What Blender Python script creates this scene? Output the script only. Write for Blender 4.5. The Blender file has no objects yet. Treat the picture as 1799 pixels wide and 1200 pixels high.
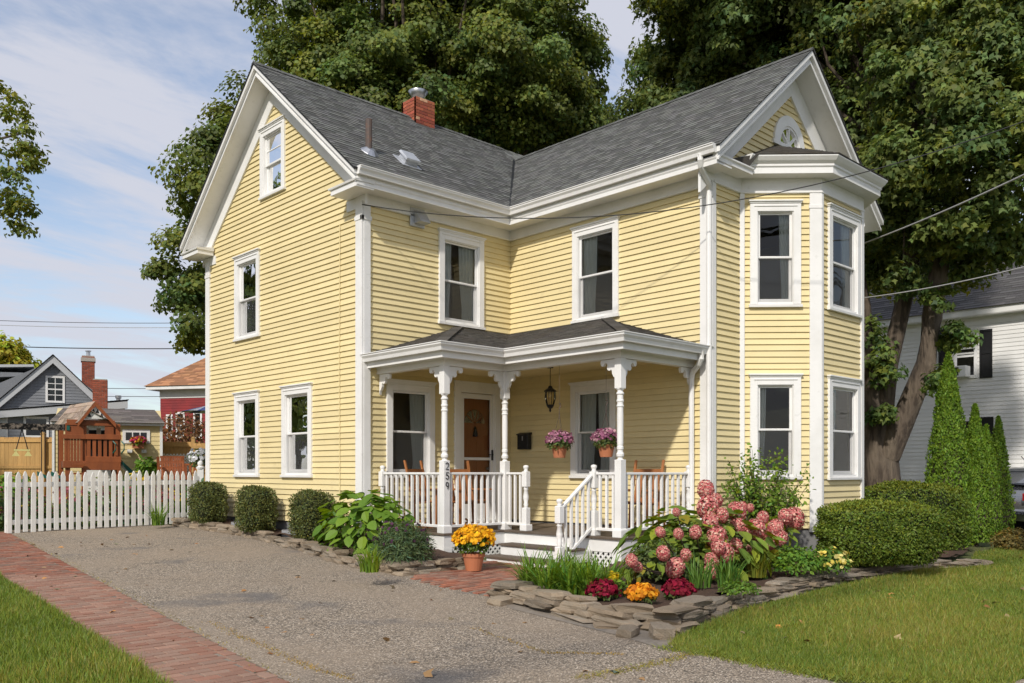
import bpy, bmesh, math, random
import numpy as np
from mathutils import Vector, Matrix
R = math.radians
random.seed(7); rng = np.random.default_rng(7)
scene = bpy.context.scene
col = scene.collection
# ------------------------------------------------------------------ camera
FPX, CXP, YHP = 1531.0, 899.5, 829.0
YAW = R(43.55)
FW = np.array([math.sin(YAW), math.cos(YAW), 0]); RT = np.array([math.cos(YAW), -math.sin(YAW), 0]); UP = np.array([0, 0, 1.0])
CAM = np.array([-7.906, -11.801, 1.15])
cd = bpy.data.cameras.new('camera'); co = bpy.data.objects.new('camera', cd); col.objects.link(co)
co.location = CAM; co.rotation_euler = (R(90), 0, -YAW)
cd.sensor_width = 36; cd.lens = FPX*36/1799; cd.shift_y = (YHP-600)/1799; cd.clip_end = 2000
scene.camera = co
# ------------------------------------------------------------------ sky and sun
LD = Vector((1, .45, -.87)).normalized()
w = bpy.data.worlds.new('World'); scene.world = w; w.use_nodes = True
nt = w.node_tree; nt.nodes.clear()
def N(t, **k):
    n = nt.nodes.new(t)
    for a, b in k.items(): setattr(n, a, b)
    return n
sky = N('ShaderNodeTexSky', sky_type='NISHITA'); sky.sun_disc = False
sky.sun_elevation = math.asin(-LD.z); sky.sun_rotation = math.atan2(-LD.x, -LD.y); sky.dust_density = 1.2; sky.air_density = 1.0
tc = N('ShaderNodeTexCoord'); sp = N('ShaderNodeSeparateXYZ'); nt.links.new(tc.outputs['Generated'], sp.inputs[0])
zz = N('ShaderNodeMath', operation='MAXIMUM'); nt.links.new(sp.outputs[2], zz.inputs[0]); zz.inputs[1].default_value = 0.0
za = N('ShaderNodeMath', operation='ADD'); nt.links.new(zz.outputs[0], za.inputs[0]); za.inputs[1].default_value = .22
dx = N('ShaderNodeMath', operation='DIVIDE'); nt.links.new(sp.outputs[0], dx.inputs[0]); nt.links.new(za.outputs[0], dx.inputs[1])
dy = N('ShaderNodeMath', operation='DIVIDE'); nt.links.new(sp.outputs[1], dy.inputs[0]); nt.links.new(za.outputs[0], dy.inputs[1])
cb = N('ShaderNodeCombineXYZ'); nt.links.new(dx.outputs[0], cb.inputs[0]); nt.links.new(dy.outputs[0], cb.inputs[1])
mp = N('ShaderNodeMapping'); mp.inputs['Rotation'].default_value = (0, 0, R(47)); mp.inputs['Scale'].default_value = (.62, 1.7, 1); mp.inputs['Location'].default_value = (3.1, 1.7, 0)
nt.links.new(cb.outputs[0], mp.inputs[0])
n1 = N('ShaderNodeTexNoise'); n1.inputs['Scale'].default_value = 1.9; n1.inputs['Detail'].default_value = 7; n1.inputs['Roughness'].default_value = .62; n1.inputs['Distortion'].default_value = .35
nt.links.new(mp.outputs[0], n1.inputs[0])
cr = N('ShaderNodeValToRGB'); cr.color_ramp.elements[0].position = .36; cr.color_ramp.elements[1].position = .57
cr.color_ramp.elements[0].color = (.20, .20, .20, 1); cr.color_ramp.elements[1].color = (.95, .95, .95, 1); cr.color_ramp.interpolation = 'EASE'
nt.links.new(n1.outputs['Fac'], cr.inputs[0])
mx = N('ShaderNodeMix', data_type='RGBA'); nt.links.new(cr.outputs[0], mx.inputs['Factor']); nt.links.new(sky.outputs[0], mx.inputs['A'])
mx.inputs['B'].default_value = (3.75, 3.85, 4.35, 1)
bg = N('ShaderNodeBackground'); bg.inputs['Strength'].default_value = .15; nt.links.new(mx.outputs['Result'], bg.inputs[0])
wo = N('ShaderNodeOutputWorld'); nt.links.new(bg.outputs[0], wo.inputs[0])
sl = bpy.data.lights.new('sun', 'SUN'); so = bpy.data.objects.new('sun', sl); col.objects.link(so)
sl.energy = 3.0; sl.angle = R(2.2); sl.color = (1, .945, .86)
so.rotation_euler = LD.to_track_quat('-Z', 'Y').to_euler(); so.location = (-20, -10, 20)
scene.view_settings.view_transform = 'Standard'; scene.view_settings.look = 'None'
scene.view_settings.gamma = 1; scene.view_settings.exposure = 0.22; scene.view_settings.use_curve_mapping = False
# ------------------------------------------------------------------ pixel helpers (a pixel gives a direction, the plane it touches the distance)
def ray(px, py): return FW + RT*(px-CXP)/FPX + UP*(YHP-py)/FPX
def on(px, py, ax, v):
    r = ray(px, py); return CAM + (v-CAM[ax])/r[ax]*r
def at(px, py, Z): return CAM + Z*ray(px, py)
def gz(x, y):
    "height of the gently sloping ground"
    yy = min(y, 7.0)
    z = .03*(yy-4)
    return z
def og(px, py):
    r = ray(px, py); t = (.03*(CAM[1]-4)-CAM[2])/(r[2]-.03*r[1]); return CAM+t*r
# ------------------------------------------------------------------ materials
MATS = {}
def mat(name, base, rough=.6, var=.0, noise=None, bump=0, bscale=60, spec=.4, objvar=0, attr=False, metal=0, trans=0, stretch=None, coat=0, objmix=None):
    """procedural principled: noise = (scale, other colour, lo, hi) blotches; objvar = brightness change per object"""
    m = bpy.data.materials.new(name); m.use_nodes = True; MATS[name] = m
    t = m.node_tree; ns = t.nodes; L = t.links.new; p = ns['Principled BSDF']
    p.inputs['Roughness'].default_value = rough; p.inputs['Metallic'].default_value = metal
    p.inputs['Specular IOR Level'].default_value = spec
    if coat: p.inputs['Coat Weight'].default_value = coat
    cur = ns.new('ShaderNodeRGB').outputs[0]; cur.default_value = (*base, 1)
    if attr:
        a = ns.new('ShaderNodeAttribute'); a.attribute_name = 'Col'
        x = ns.new('ShaderNodeMix'); x.data_type = 'RGBA'; x.blend_type = 'MULTIPLY'; x.inputs['Factor'].default_value = 1
        L(cur, x.inputs['A']); L(a.outputs['Color'], x.inputs['B']); cur = x.outputs['Result']
    tcn = ns.new('ShaderNodeTexCoord'); vec = tcn.outputs['Object']
    if stretch:
        mpn = ns.new('ShaderNodeMapping'); mpn.inputs['Scale'].default_value = stretch; L(vec, mpn.inputs[0]); vec = mpn.outputs[0]
    for nz in ([noise] if noise and not isinstance(noise, list) else (noise or [])):
        sc, c2, lo, hi = nz
        n = ns.new('ShaderNodeTexNoise'); n.inputs['Scale'].default_value = sc; n.inputs['Detail'].default_value = 6; n.inputs['Roughness'].default_value = .6; L(vec, n.inputs[0])
        r = ns.new('ShaderNodeMapRange'); r.inputs['From Min'].default_value = lo; r.inputs['From Max'].default_value = hi; L(n.outputs['Fac'], r.inputs[0])
        x = ns.new('ShaderNodeMix'); x.data_type = 'RGBA'; L(r.outputs[0], x.inputs['Factor']); L(cur, x.inputs['A']); x.inputs['B'].default_value = (*c2, 1); cur = x.outputs['Result']
    if objvar:
        oi = ns.new('ShaderNodeObjectInfo'); r = ns.new('ShaderNodeMapRange'); r.inputs['To Min'].default_value = 1-objvar; r.inputs['To Max'].default_value = 1+objvar
        L(oi.outputs['Random'], r.inputs[0]); x = ns.new('ShaderNodeMix'); x.data_type = 'RGBA'; x.blend_type = 'MULTIPLY'; x.inputs['Factor'].default_value = 1
        cbn = ns.new('ShaderNodeCombineColor'); [L(r.outputs[0], cbn.inputs[i]) for i in range(3)]
        L(cur, x.inputs['A']); L(cbn.outputs[0], x.inputs['B']); cur = x.outputs['Result']
    if objmix:
        oi = ns.new('ShaderNodeObjectInfo'); fr = ns.new('ShaderNodeMath'); fr.operation = 'MULTIPLY'; fr.inputs[1].default_value = 7.31; L(oi.outputs['Random'], fr.inputs[0]); f2 = ns.new('ShaderNodeMath'); f2.operation = 'FRACT'; L(fr.outputs[0], f2.inputs[0])
        f3 = ns.new('ShaderNodeMath'); f3.operation = 'MULTIPLY'; f3.inputs[1].default_value = objmix[1]; L(f2.outputs[0], f3.inputs[0])
        x = ns.new('ShaderNodeMix'); x.data_type = 'RGBA'; L(f3.outputs[0], x.inputs['Factor']); L(cur, x.inputs['A']); x.inputs['B'].default_value = (*objmix[0], 1); cur = x.outputs['Result']
    L(cur, p.inputs['Base Color'])
    if bump:
        n = ns.new('ShaderNodeTexNoise'); n.inputs['Scale'].default_value = bscale; n.inputs['Detail'].default_value = 5; L(vec, n.inputs[0])
        b = ns.new('ShaderNodeBump'); b.inputs['Strength'].default_value = bump; b.inputs['Distance'].default_value = .01; L(n.outputs['Fac'], b.inputs['Height']); L(b.outputs[0], p.inputs['Normal'])
    if trans:
        tr = ns.new('ShaderNodeBsdfTranslucent'); hs = ns.new('ShaderNodeHueSaturation'); hs.inputs['Saturation'].default_value = 1.15; hs.inputs['Value'].default_value = 1.3; hs.inputs['Hue'].default_value = .49
        L(cur, hs.inputs['Color']); L(hs.outputs[0], tr.inputs[0]); ms = ns.new('ShaderNodeMixShader'); ms.inputs[0].default_value = trans
        L(p.outputs[0], ms.inputs[1]); L(tr.outputs[0], ms.inputs[2]); L(ms.outputs[0], ns['Material Output'].inputs[0])
    return m
mat('yellow', (.755, .635, .35), .55, noise=[(1.3, (.69, .575, .31), .35, .8), (14, (.77, .635, .33), .5, .9), (5, (.60, .50, .28), .60, .85)], bump=.2, bscale=70, objvar=.055, stretch=(1, 1, 1))
mat('white', (.79, .78, .76), .5, noise=[(1.7, (.66, .65, .62), .48, .85), (11, (.60, .585, .54), .62, .85)], bump=.15, bscale=45)
mat('white_worn', (.78, .77, .74), .6, noise=[(3, (.62, .61, .57), .45, .8), (24, (.5, .49, .45), .62, .8)], bump=.15, bscale=50, objvar=.05)
mat('interior', (.42, .38, .32), .9)
mat('curtain', (.86, .87, .83), .9, trans=.3)
mat('shingle', (.118, .120, .116), .95, attr=True, noise=[(220, (.17, .17, .165), .5, .8)], bump=.5, bscale=260, spec=.2)
mat('shingle_porch', (.085, .078, .070), .95, attr=True, noise=[(160, (.15, .14, .13), .5, .8), (2.0, (.09, .075, .055), .5, .8)], bump=.5, bscale=260, spec=.2)
mat('brickred', (.33, .085, .045), .85, attr=True, noise=(18, (.22, .07, .045), .45, .8), bump=.3, bscale=80, objvar=.1)
mat('mortar', (.42, .38, .33), .95, noise=(30, (.3, .27, .23), .4, .7), bump=.4, bscale=120)
mat('door', (.52, .185, .055), .45, noise=(5, (.42, .14, .045), .4, .8), stretch=(6, 6, .6), bump=.1)
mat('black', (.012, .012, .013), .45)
mat('metal_grey', (.5, .51, .53), .35, metal=.9, noise=(8, (.35, .35, .36), .4, .8))
mat('galv', (.55, .57, .6), .5, metal=.6, noise=(6, (.42, .43, .45), .4, .8))
mat('pipe', (.10, .075, .065), .7, noise=(8, (.2, .09, .05), .5, .8))
mat('deck', (.115, .085, .062), .65, noise=(3, (.16, .125, .095), .4, .75), stretch=(12, 1, 1), bump=.2, objvar=.12)
mat('chairwood', (.36, .14, .045), .5, noise=(9, (.24, .09, .03), .4, .75), stretch=(1, 1, .3))
mat('terracotta', (.46, .165, .075), .75, noise=(7, (.38, .15, .08), .4, .8))
mat('stone', (.235, .20, .155), .92, noise=[(5, (.31, .265, .205), .45, .7), (22, (.10, .09, .078), .52, .8), (2.3, (.25, .18, .12), .5, .72)], bump=1.3, bscale=16, objvar=.38, objmix=((.34, .25, .16), .6))
mat('foundation', (.16, .16, .165), .95, noise=(6, (.24, .235, .22), .4, .75), bump=.5, bscale=30)
mat('soil', (.075, .042, .026), .98, noise=[(40, (.13, .075, .048), .45, .75), (3, (.055, .034, .024), .4, .7)], bump=1.2, bscale=55)
mat('bark', (.115, .088, .066), .95, noise=[(11, (.06, .045, .034), .46, .58), (2, (.21, .168, .125), .5, .75)], stretch=(1, 1, .22), bump=4, bscale=18)
mat('twig', (.075, .055, .04), .9)
LEAF = dict(rough=.55, attr=True, spec=.3)
mat('leaf_maple', (.140, .180, .040), trans=.38, **LEAF)
mat('leaf_dark', (.135, .185, .052), trans=.38, **LEAF)
mat('leaf_box', (.105, .122, .030), trans=.15, **LEAF)
mat('leaf_yew', (.130, .185, .022), trans=.2, **LEAF)
mat('leaf_arb', (.135, .225, .020), trans=.25, **LEAF)
mat('leaf_bright', (.15, .265, .030), trans=.3, **LEAF)
mat('leaf_hyd', (.165, .235, .036), trans=.28, **LEAF)
mat('leaf_blade', (.12, .22, .035), trans=.3, **LEAF)
mat('leaf_grey', (.12, .17, .065), trans=.25, **LEAF)
mat('grass', (.185, .25, .038), rough=.5, attr=True, spec=.35, trans=.3)
mat('flower', (1, 1, 1), rough=.7, attr=True, trans=.2, spec=.2)
mat('dryleaf', (.30, .17, .07), rough=.8, attr=True)
mat('greysiding', (.215, .225, .245), .75, noise=[(2, (.18, .19, .21), .4, .8), (14, (.26, .265, .275), .5, .8)])
mat('greytrim', (.5, .51, .52), .6)
mat('redsiding', (.27, .028, .030), .7, noise=(2, (.17, .022, .026), .4, .75))
mat('orangeroof', (.33, .165, .085), .9, attr=True, noise=(30, (.30, .13, .06), .4, .8), bump=.4, bscale=60)
mat('greyroof', (.075, .072, .075), .9, attr=True, noise=(30, (.11, .105, .10), .4, .8), bump=.4, bscale=60)
mat('shedroof', (.135, .115, .105), .9, attr=True, noise=(30, (.18, .16, .15), .4, .8), bump=.4, bscale=60)
mat('shedsiding', (.70, .57, .29), .6, noise=(2, (.62, .5, .26), .4, .8))
mat('vinyl', (.79, .78, .76), .5, noise=(1.2, (.72, .71, .69), .4, .8), objvar=.03)
mat('cedar', (.50, .30, .105), .75, noise=(4, (.36, .21, .08), .4, .8), stretch=(5, 5, .5), bump=.15, objvar=.12)
mat('playwood', (.30, .085, .025), .55, noise=(5, (.2, .055, .02), .4, .8), stretch=(1, 1, .4), objvar=.12)
mat('woodgrey', (.27, .20, .15), .9, attr=True, noise=(12, (.4, .33, .27), .45, .75), objvar=.1)
mat('green_plastic', (.012, .11, .085), .4)
mat('yellow_plastic', (.7, .62, .25), .5)
mat('cable', (.02, .02, .02), .6); mat('cable_grey', (.33, .33, .33), .6)
mat('carpaint', (.30, .30, .31), .25, metal=.6, coat=.8, noise=(3, (.27, .27, .28), .4, .7))
mat('rubber', (.02, .02, .02), .8); mat('redlens', (.5, .01, .012), .15, coat=.8)
mat('canopy_blue', (.09, .13, .38), .8); mat('canopy_white', (.75, .75, .78), .8)
mat('wood_pole', (.16, .12, .09), .9, noise=(6, (.1, .08, .06), .4, .8), stretch=(3, 3, .3), bump=.5)
def glass_mat(name, tint, refl=1.0):
    m = bpy.data.materials.new(name); m.use_nodes = True; MATS[name] = m; t = m.node_tree; ns = t.nodes; L = t.links.new
    ns.remove(ns['Principled BSDF'])
    fr = ns.new('ShaderNodeFresnel'); fr.inputs[0].default_value = 1.5
    n = ns.new('ShaderNodeTexNoise'); n.inputs['Scale'].default_value = 1.6; b = ns.new('ShaderNodeBump'); b.inputs['Strength'].default_value = .10; b.inputs['Distance'].default_value = .05
    tcn = ns.new('ShaderNodeTexCoord'); L(tcn.outputs['Object'], n.inputs[0]); L(n.outputs['Fac'], b.inputs['Height'])
    tr = ns.new('ShaderNodeBsdfTransparent'); tr.inputs[0].default_value = (*tint, 1)
    gl = ns.new('ShaderNodeBsdfGlossy'); gl.inputs['Roughness'].default_value = .01; gl.inputs[0].default_value = (refl, refl, refl, 1); L(b.outputs[0], gl.inputs['Normal'])
    ms = ns.new('ShaderNodeMixShader'); L(fr.outputs[0], ms.inputs[0]); L(tr.outputs[0], ms.inputs[1]); L(gl.outputs[0], ms.inputs[2]); L(ms.outputs[0], ns['Material Output'].inputs[0])
glass_mat('glass', (.80, .83, .82)); glass_mat('lampglass', (.9, .85, .7))
def screen_mat():
    m = bpy.data.materials.new('screen'); m.use_nodes = True; MATS['screen'] = m; t = m.node_tree; ns = t.nodes; L = t.links.new
    p = ns['Principled BSDF']; p.inputs['Base Color'].default_value = (.10, .105, .11, 1); p.inputs['Roughness'].default_value = .7
    tr = ns.new('ShaderNodeBsdfTransparent'); ms = ns.new('ShaderNodeMixShader'); ms.inputs[0].default_value = .2
    L(tr.outputs[0], ms.inputs[1]); L(p.outputs[0], ms.inputs[2]); L(ms.outputs[0], ns['Material Output'].inputs[0])
screen_mat()
def asphalt_mat():
    m = bpy.data.materials.new('asphalt'); m.use_nodes = True; MATS['asphalt'] = m; t = m.node_tree; ns = t.nodes; L = t.links.new; p = ns['Principled BSDF']
    p.inputs['Roughness'].default_value = .92; p.inputs['Specular IOR Level'].default_value = .25
    tcn = ns.new('ShaderNodeTexCoord'); v = tcn.outputs['Object']
    vo = ns.new('ShaderNodeTexVoronoi'); vo.inputs['Scale'].default_value = 95; L(v, vo.inputs[0])
    cr = ns.new('ShaderNodeValToRGB'); e = cr.color_ramp.elements; e[0].position = 0; e[0].color = (.07, .062, .055, 1); e[1].position = 1; e[1].color = (.70, .61, .50, 1)
    for ps, c in ((.35, (.175, .145, .11)), (.6, (.29, .235, .178)), (.85, (.40, .325, .245))):
        x = e.new(ps); x.color = (*c, 1)
    sc = ns.new('ShaderNodeSeparateColor'); L(vo.outputs['Color'], sc.inputs[0]); L(sc.outputs[0], cr.inputs[0])
    cur = cr.outputs[0]
    for sca, c2, lo, hi, fac in ((.55, (.33, .26, .19), .42, .60, .42), (.8, (.10, .10, .105), .60, .72, .7), (6, (.30, .26, .22), .5, .8, .3)):
        n = ns.new('ShaderNodeTexNoise'); n.inputs['Scale'].default_value = sca; n.inputs['Detail'].default_value = 5; L(v, n.inputs[0])
        r = ns.new('ShaderNodeMapRange'); r.inputs['From Min'].default_value = lo; r.inputs['From Max'].default_value = hi; r.inputs['To Max'].default_value = fac; L(n.outputs['Fac'], r.inputs[0])
        x = ns.new('ShaderNodeMix'); x.data_type = 'RGBA'; L(r.outputs[0], x.inputs['Factor']); L(cur, x.inputs['A']); x.inputs['B'].default_value = (*c2, 1); cur = x.outputs['Result']
    # branching cracks and a few tar spots
    nd = ns.new('ShaderNodeTexNoise'); nd.inputs['Scale'].default_value = 1.8; nd.inputs['Detail'].default_value = 6; L(v, nd.inputs[0])
    ad = ns.new('ShaderNodeMix'); ad.data_type = 'RGBA'; ad.inputs['Factor'].default_value = .35; L(v, ad.inputs['A']); L(nd.outputs['Color'], ad.inputs['B'])
    ve = ns.new('ShaderNodeTexVoronoi'); ve.feature = 'DISTANCE_TO_EDGE'; ve.inputs['Scale'].default_value = .33; L(ad.outputs['Result'], ve.inputs[0])
    rc = ns.new('ShaderNodeMapRange'); rc.inputs['From Min'].default_value = .0012; rc.inputs['From Max'].default_value = .0035; rc.inputs['To Min'].default_value = .35; rc.inputs['To Max'].default_value = 0; L(ve.outputs['Distance'], rc.inputs[0])
    x = ns.new('ShaderNodeMix'); x.data_type = 'RGBA'; L(rc.outputs[0], x.inputs['Factor']); L(cur, x.inputs['A']); x.inputs['B'].default_value = (.075, .065, .05, 1); cur = x.outputs['Result']
    L(cur, p.inputs['Base Color'])
    b = ns.new('ShaderNodeBump'); b.inputs['Strength'].default_value = .8; b.inputs['Distance'].default_value = .006; L(vo.outputs['Distance'], b.inputs['Height']); L(b.outputs[0], p.inputs['Normal'])
asphalt_mat()
mat('ground', (.085, .105, .028), .95, noise=[(1.2, (.14, .12, .05), .5, .75), (25, (.05, .065, .02), .45, .7)], bump=.8, bscale=40)
mat('street', (.06, .06, .063), .9, noise=(60, (.13, .13, .13), .5, .75), bump=.4, bscale=120)
mat('kerbstone', (.36, .35, .34), .8, noise=(60, (.22, .215, .21), .5, .75), bump=.3, bscale=90)
mat('sand', (.22, .185, .15), .97, noise=[(20, (.30, .26, .21), .45, .75), (1.5, (.13, .12, .105), .5, .7)], bump=.5, bscale=60)

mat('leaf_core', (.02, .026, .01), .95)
# ------------------------------------------------------------------ mesh helpers
WT = {}
def par(o, p):
    if p is None: return o
    o.parent = p
    l = WT.get(p.name, (0, 0, 0)); o.matrix_parent_inverse = Matrix.Translation((-l[0], -l[1], -l[2]))
    return o
def tag(o, label=None, cat=None, group=None, kind=None):
    for k, v in (('label', label), ('category', cat), ('group', group), ('kind', kind)):
        if v: o[k] = v
    return o
def empty(name, loc, label, cat, group=None):
    o = bpy.data.objects.new(name, None); col.objects.link(o); o.location = loc; o.empty_display_size = .2
    WT[o.name] = tuple(loc); return tag(o, label, cat, group)
def frame(O, U, Nn):
    O = np.array([*O, 0.0][:3]); U = np.array([*U, 0.0][:3]); Nn = np.array([*Nn, 0.0][:3])
    return lambda p: tuple(O + U*p[0] + Nn*p[1] + UP*p[2])
class MB:
    def __init__(s, T=None): s.v = []; s.f = []; s.c = []; s.T = T; s.col = (1, 1, 1)
    def add(s, vs, fs):
        o = len(s.v); s.v += [s.T(p) if s.T else tuple(p) for p in vs]; s.c += [s.col]*len(vs)
        s.f += [tuple(i+o for i in f) for f in fs]; return s
    def box(s, x0, x1, y0, y1, z0, z1):
        return s.add([(x0,y0,z0),(x1,y0,z0),(x1,y1,z0),(x0,y1,z0),(x0,y0,z1),(x1,y0,z1),(x1,y1,z1),(x0,y1,z1)],
                     [(0,3,2,1),(4,5,6,7),(0,1,5,4),(1,2,6,5),(2,3,7,6),(3,0,4,7)])
    def hexa(s, p): # 8 points: bottom 4, top 4
        return s.add(p, [(0,3,2,1),(4,5,6,7),(0,1,5,4),(1,2,6,5),(2,3,7,6),(3,0,4,7)])
    def prism(s, poly, ax, lo, hi):
        n = len(poly)
        def pt(q, h): return {0: (h, q[0], q[1]), 1: (q[0], h, q[1]), 2: (q[0], q[1], h)}[ax]
        vs = [pt(q, lo) for q in poly]+[pt(q, hi) for q in poly]
        return s.add(vs, [tuple(range(n))[::-1], tuple(range(n, 2*n))]+[(i, (i+1) % n, n+(i+1) % n, n+i) for i in range(n)])
    def quad(s, *p): return s.add(p, [tuple(range(len(p)))])
    def bar(s, a, b, w, d=None, up=(0, 0, 1)):
        a = np.array(a, float); b = np.array(b, float); d = d or w; t = b-a; t /= np.linalg.norm(t); u = np.array(up, float)
        x = np.cross(t, u)
        if np.linalg.norm(x) < 1e-4: x = np.cross(t, (1, 0, 0))
        x /= np.linalg.norm(x); y = np.cross(x, t)
        q = [(-1,-1),(1,-1),(1,1),(-1,1)]
        return s.hexa([tuple(a+x*i*w/2+y*j*d/2) for i, j in q]+[tuple(b+x*i*w/2+y*j*d/2) for i, j in q])
    def tube(s, pts, rs, n=8):
        P = [np.array(p, float) for p in pts]; m = len(P)
        if not hasattr(rs, '__len__'): rs = [rs]*m
        vs = []; pu = None
        for i in range(m):
            t = P[min(i+1, m-1)]-P[max(i-1, 0)]; t = t/(np.linalg.norm(t)+1e-9)
            u = np.array((0, 0, 1.)) if pu is None else pu
            if abs(t@u) > .98: u = np.array((1., 0, 0))
            x = np.cross(t, u); x /= np.linalg.norm(x); y = np.cross(x, t)
            for k in range(n):
                an = 2*math.pi*k/n; vs.append(tuple(P[i]+rs[i]*(math.cos(an)*x+math.sin(an)*y)))
        fs = [(i*n+k, i*n+(k+1) % n, (i+1)*n+(k+1) % n, (i+1)*n+k) for i in range(m-1) for k in range(n)]
        fs += [tuple(range(n))[::-1], tuple(range((m-1)*n, m*n))]
        return s.add(vs, fs)
    def lathe(s, prof, cx, cy, n=14):
        vs = [(cx+r*math.cos(2*math.pi*k/n), cy+r*math.sin(2*math.pi*k/n), z) for r, z in prof for k in range(n)]
        m = len(prof)
        fs = [(i*n+k, i*n+(k+1) % n, (i+1)*n+(k+1) % n, (i+1)*n+k) for i in range(m-1) for k in range(n)]
        fs += [tuple(range(n))[::-1], tuple(range((m-1)*n, m*n))]
        return s.add(vs, fs)
    def sweep(s, path, prof, closed=True):
        "profile (offset to the right of the path, z) swept along a 2D path with mitred corners"
        P = [np.array(p, float) for p in path]; m = len(P); k = len(prof)
        ds = [(P[i+1]-P[i])/np.linalg.norm(P[i+1]-P[i]) for i in range(m-1)]; ns_ = [np.array((d[1], -d[0])) for d in ds]
        vs = []
        for i in range(m):
            a = ns_[max(i-1, 0)]; b = ns_[min(i, m-2)]; mm = (a+b)/(1+a@b)
            for o, z in prof: q = P[i]+mm*o; vs.append((q[0], q[1], z))
        fs = [(i*k+j, i*k+(j+1) % k, (i+1)*k+(j+1) % k, (i+1)*k+j) for i in range(m-1) for j in range(k)]
        fs += [tuple(range(k))[::-1], tuple(range((m-1)*k, m*k))]
        return s.add(vs, fs)
    def mesh(s, name, recalc=True, bevel=0, smooth=False, cols=False):
        me = bpy.data.meshes.new(name); me.from_pydata(s.v, [], s.f)
        if cols:
            at_ = me.color_attributes.new('Col', 'FLOAT_COLOR', 'POINT'); at_.data.foreach_set('color', np.hstack([np.array(s.c, dtype=np.float32), np.ones((len(s.c), 1), np.float32)]).ravel())
        if recalc or bevel:
            bm = bmesh.new(); bm.from_mesh(me)
            if recalc: bmesh.ops.recalc_face_normals(bm, faces=bm.faces)
            if bevel: bmesh.ops.bevel(bm, geom=bm.edges[:], offset=bevel, segments=1, affect='EDGES', clamp_overlap=True)
            bm.to_mesh(me); bm.free()
        if smooth: me.shade_smooth()
        return me
    def build(s, name, m, parent=None, **k):
        me = s.mesh(name, **k); return obj(name, me, m, parent)
def obj(name, me, m, parent=None, loc=None, rot=None, sc=None):
    o = bpy.data.objects.new(name, me); col.objects.link(o)
    if m and not me.materials: me.materials.append(MATS[m])
    if loc is not None: o.location = loc
    if rot is not None: o.rotation_euler = rot
    if sc is not None: o.scale = sc
    return par(o, parent)
def np_mesh(name, V, F, m, parent=None, C=None, smooth=False):
    "fast mesh: V (n,3), F (k,j) faces of one size, C (n,3) colour"
    me = bpy.data.meshes.new(name); V = np.ascontiguousarray(V, dtype=np.float32); F = np.ascontiguousarray(F, dtype=np.int32)
    me.vertices.add(len(V)); me.vertices.foreach_set('co', V.ravel())
    k, j = F.shape; me.loops.add(k*j); me.polygons.add(k); me.loops.foreach_set('vertex_index', F.ravel())
    me.polygons.foreach_set('loop_start', np.arange(0, k*j, j, dtype=np.int32))
    if C is not None:
        a = me.color_attributes.new('Col', 'FLOAT_COLOR', 'POINT'); a.data.foreach_set('color', np.hstack([C, np.ones((len(C), 1))]).astype(np.float32).ravel())
    me.update(calc_edges=True)
    if smooth: me.shade_smooth()
    return obj(name, me, m, parent)
# leaf outlines: (x along the leaf, y across, z lift), one polygon each
T_MAPLE = np.array([(0,0,0),(.30,-.52,-.09),(.50,-.22,0),(1,0,-.14),(.50,.22,0),(.30,.52,-.09)])
T_LEAF = np.array([(0,0,0),(.3,-.27,.03),(.7,-.2,.02),(1,0,-.1),(.7,.2,.02),(.3,.27,.03)])
T_SMALL = np.array([(0,0,0),(.45,-.3,.04),(1,0,-.05),(.45,.3,.04)])
T_SPRIG = np.array([(0,-.12,0),(.55,-.25,.05),(1,0,0),(.55,.25,.05),(0,.12,0)])
T_PETAL = np.array([(-.5,-.2,0),(-.2,-.5,0),(.3,-.45,.05),(.5,.1,0),(.15,.5,.05),(-.4,.35,0)])
def unit(a): return a/(np.linalg.norm(a, axis=-1, keepdims=True)+1e-9)
def scatter(name, m, parent, P, Nn, S, tmpl, C, axis=None, kind=None):
    "many leaves as one mesh; Nn leaf normals, axis leaf direction (random when None)"
    n = len(P); Nn = unit(Nn); ax = rng.normal(size=(n, 3)) if axis is None else axis
    t = unit(ax-Nn*np.sum(ax*Nn, 1, keepdims=True)); b = np.cross(Nn, t); k = len(tmpl)
    V = P[:, None, :]+S[:, None, None]*(tmpl[None, :, 0:1]*t[:, None, :]+tmpl[None, :, 1:2]*b[:, None, :]+tmpl[None, :, 2:3]*Nn[:, None, :])
    o = np_mesh(name, V.reshape(-1, 3), np.arange(n*k).reshape(n, k), m, parent, np.repeat(C, k, 0))
    if kind: o['kind'] = kind
    return o
def tint(n, a=.25, yel=.12, base=(1, 1, 1)):
    b = 1+rng.normal(0, a, (n, 1)); y = rng.normal(0, yel, n)
    C = np.hstack([b*(1+y[:, None]*1.2), b*(1+.2*y[:, None]), b*(1-y[:, None])])*np.array(base); return np.clip(C, .15, 3)
def sph(n): return unit(rng.normal(size=(n, 3)))
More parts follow.
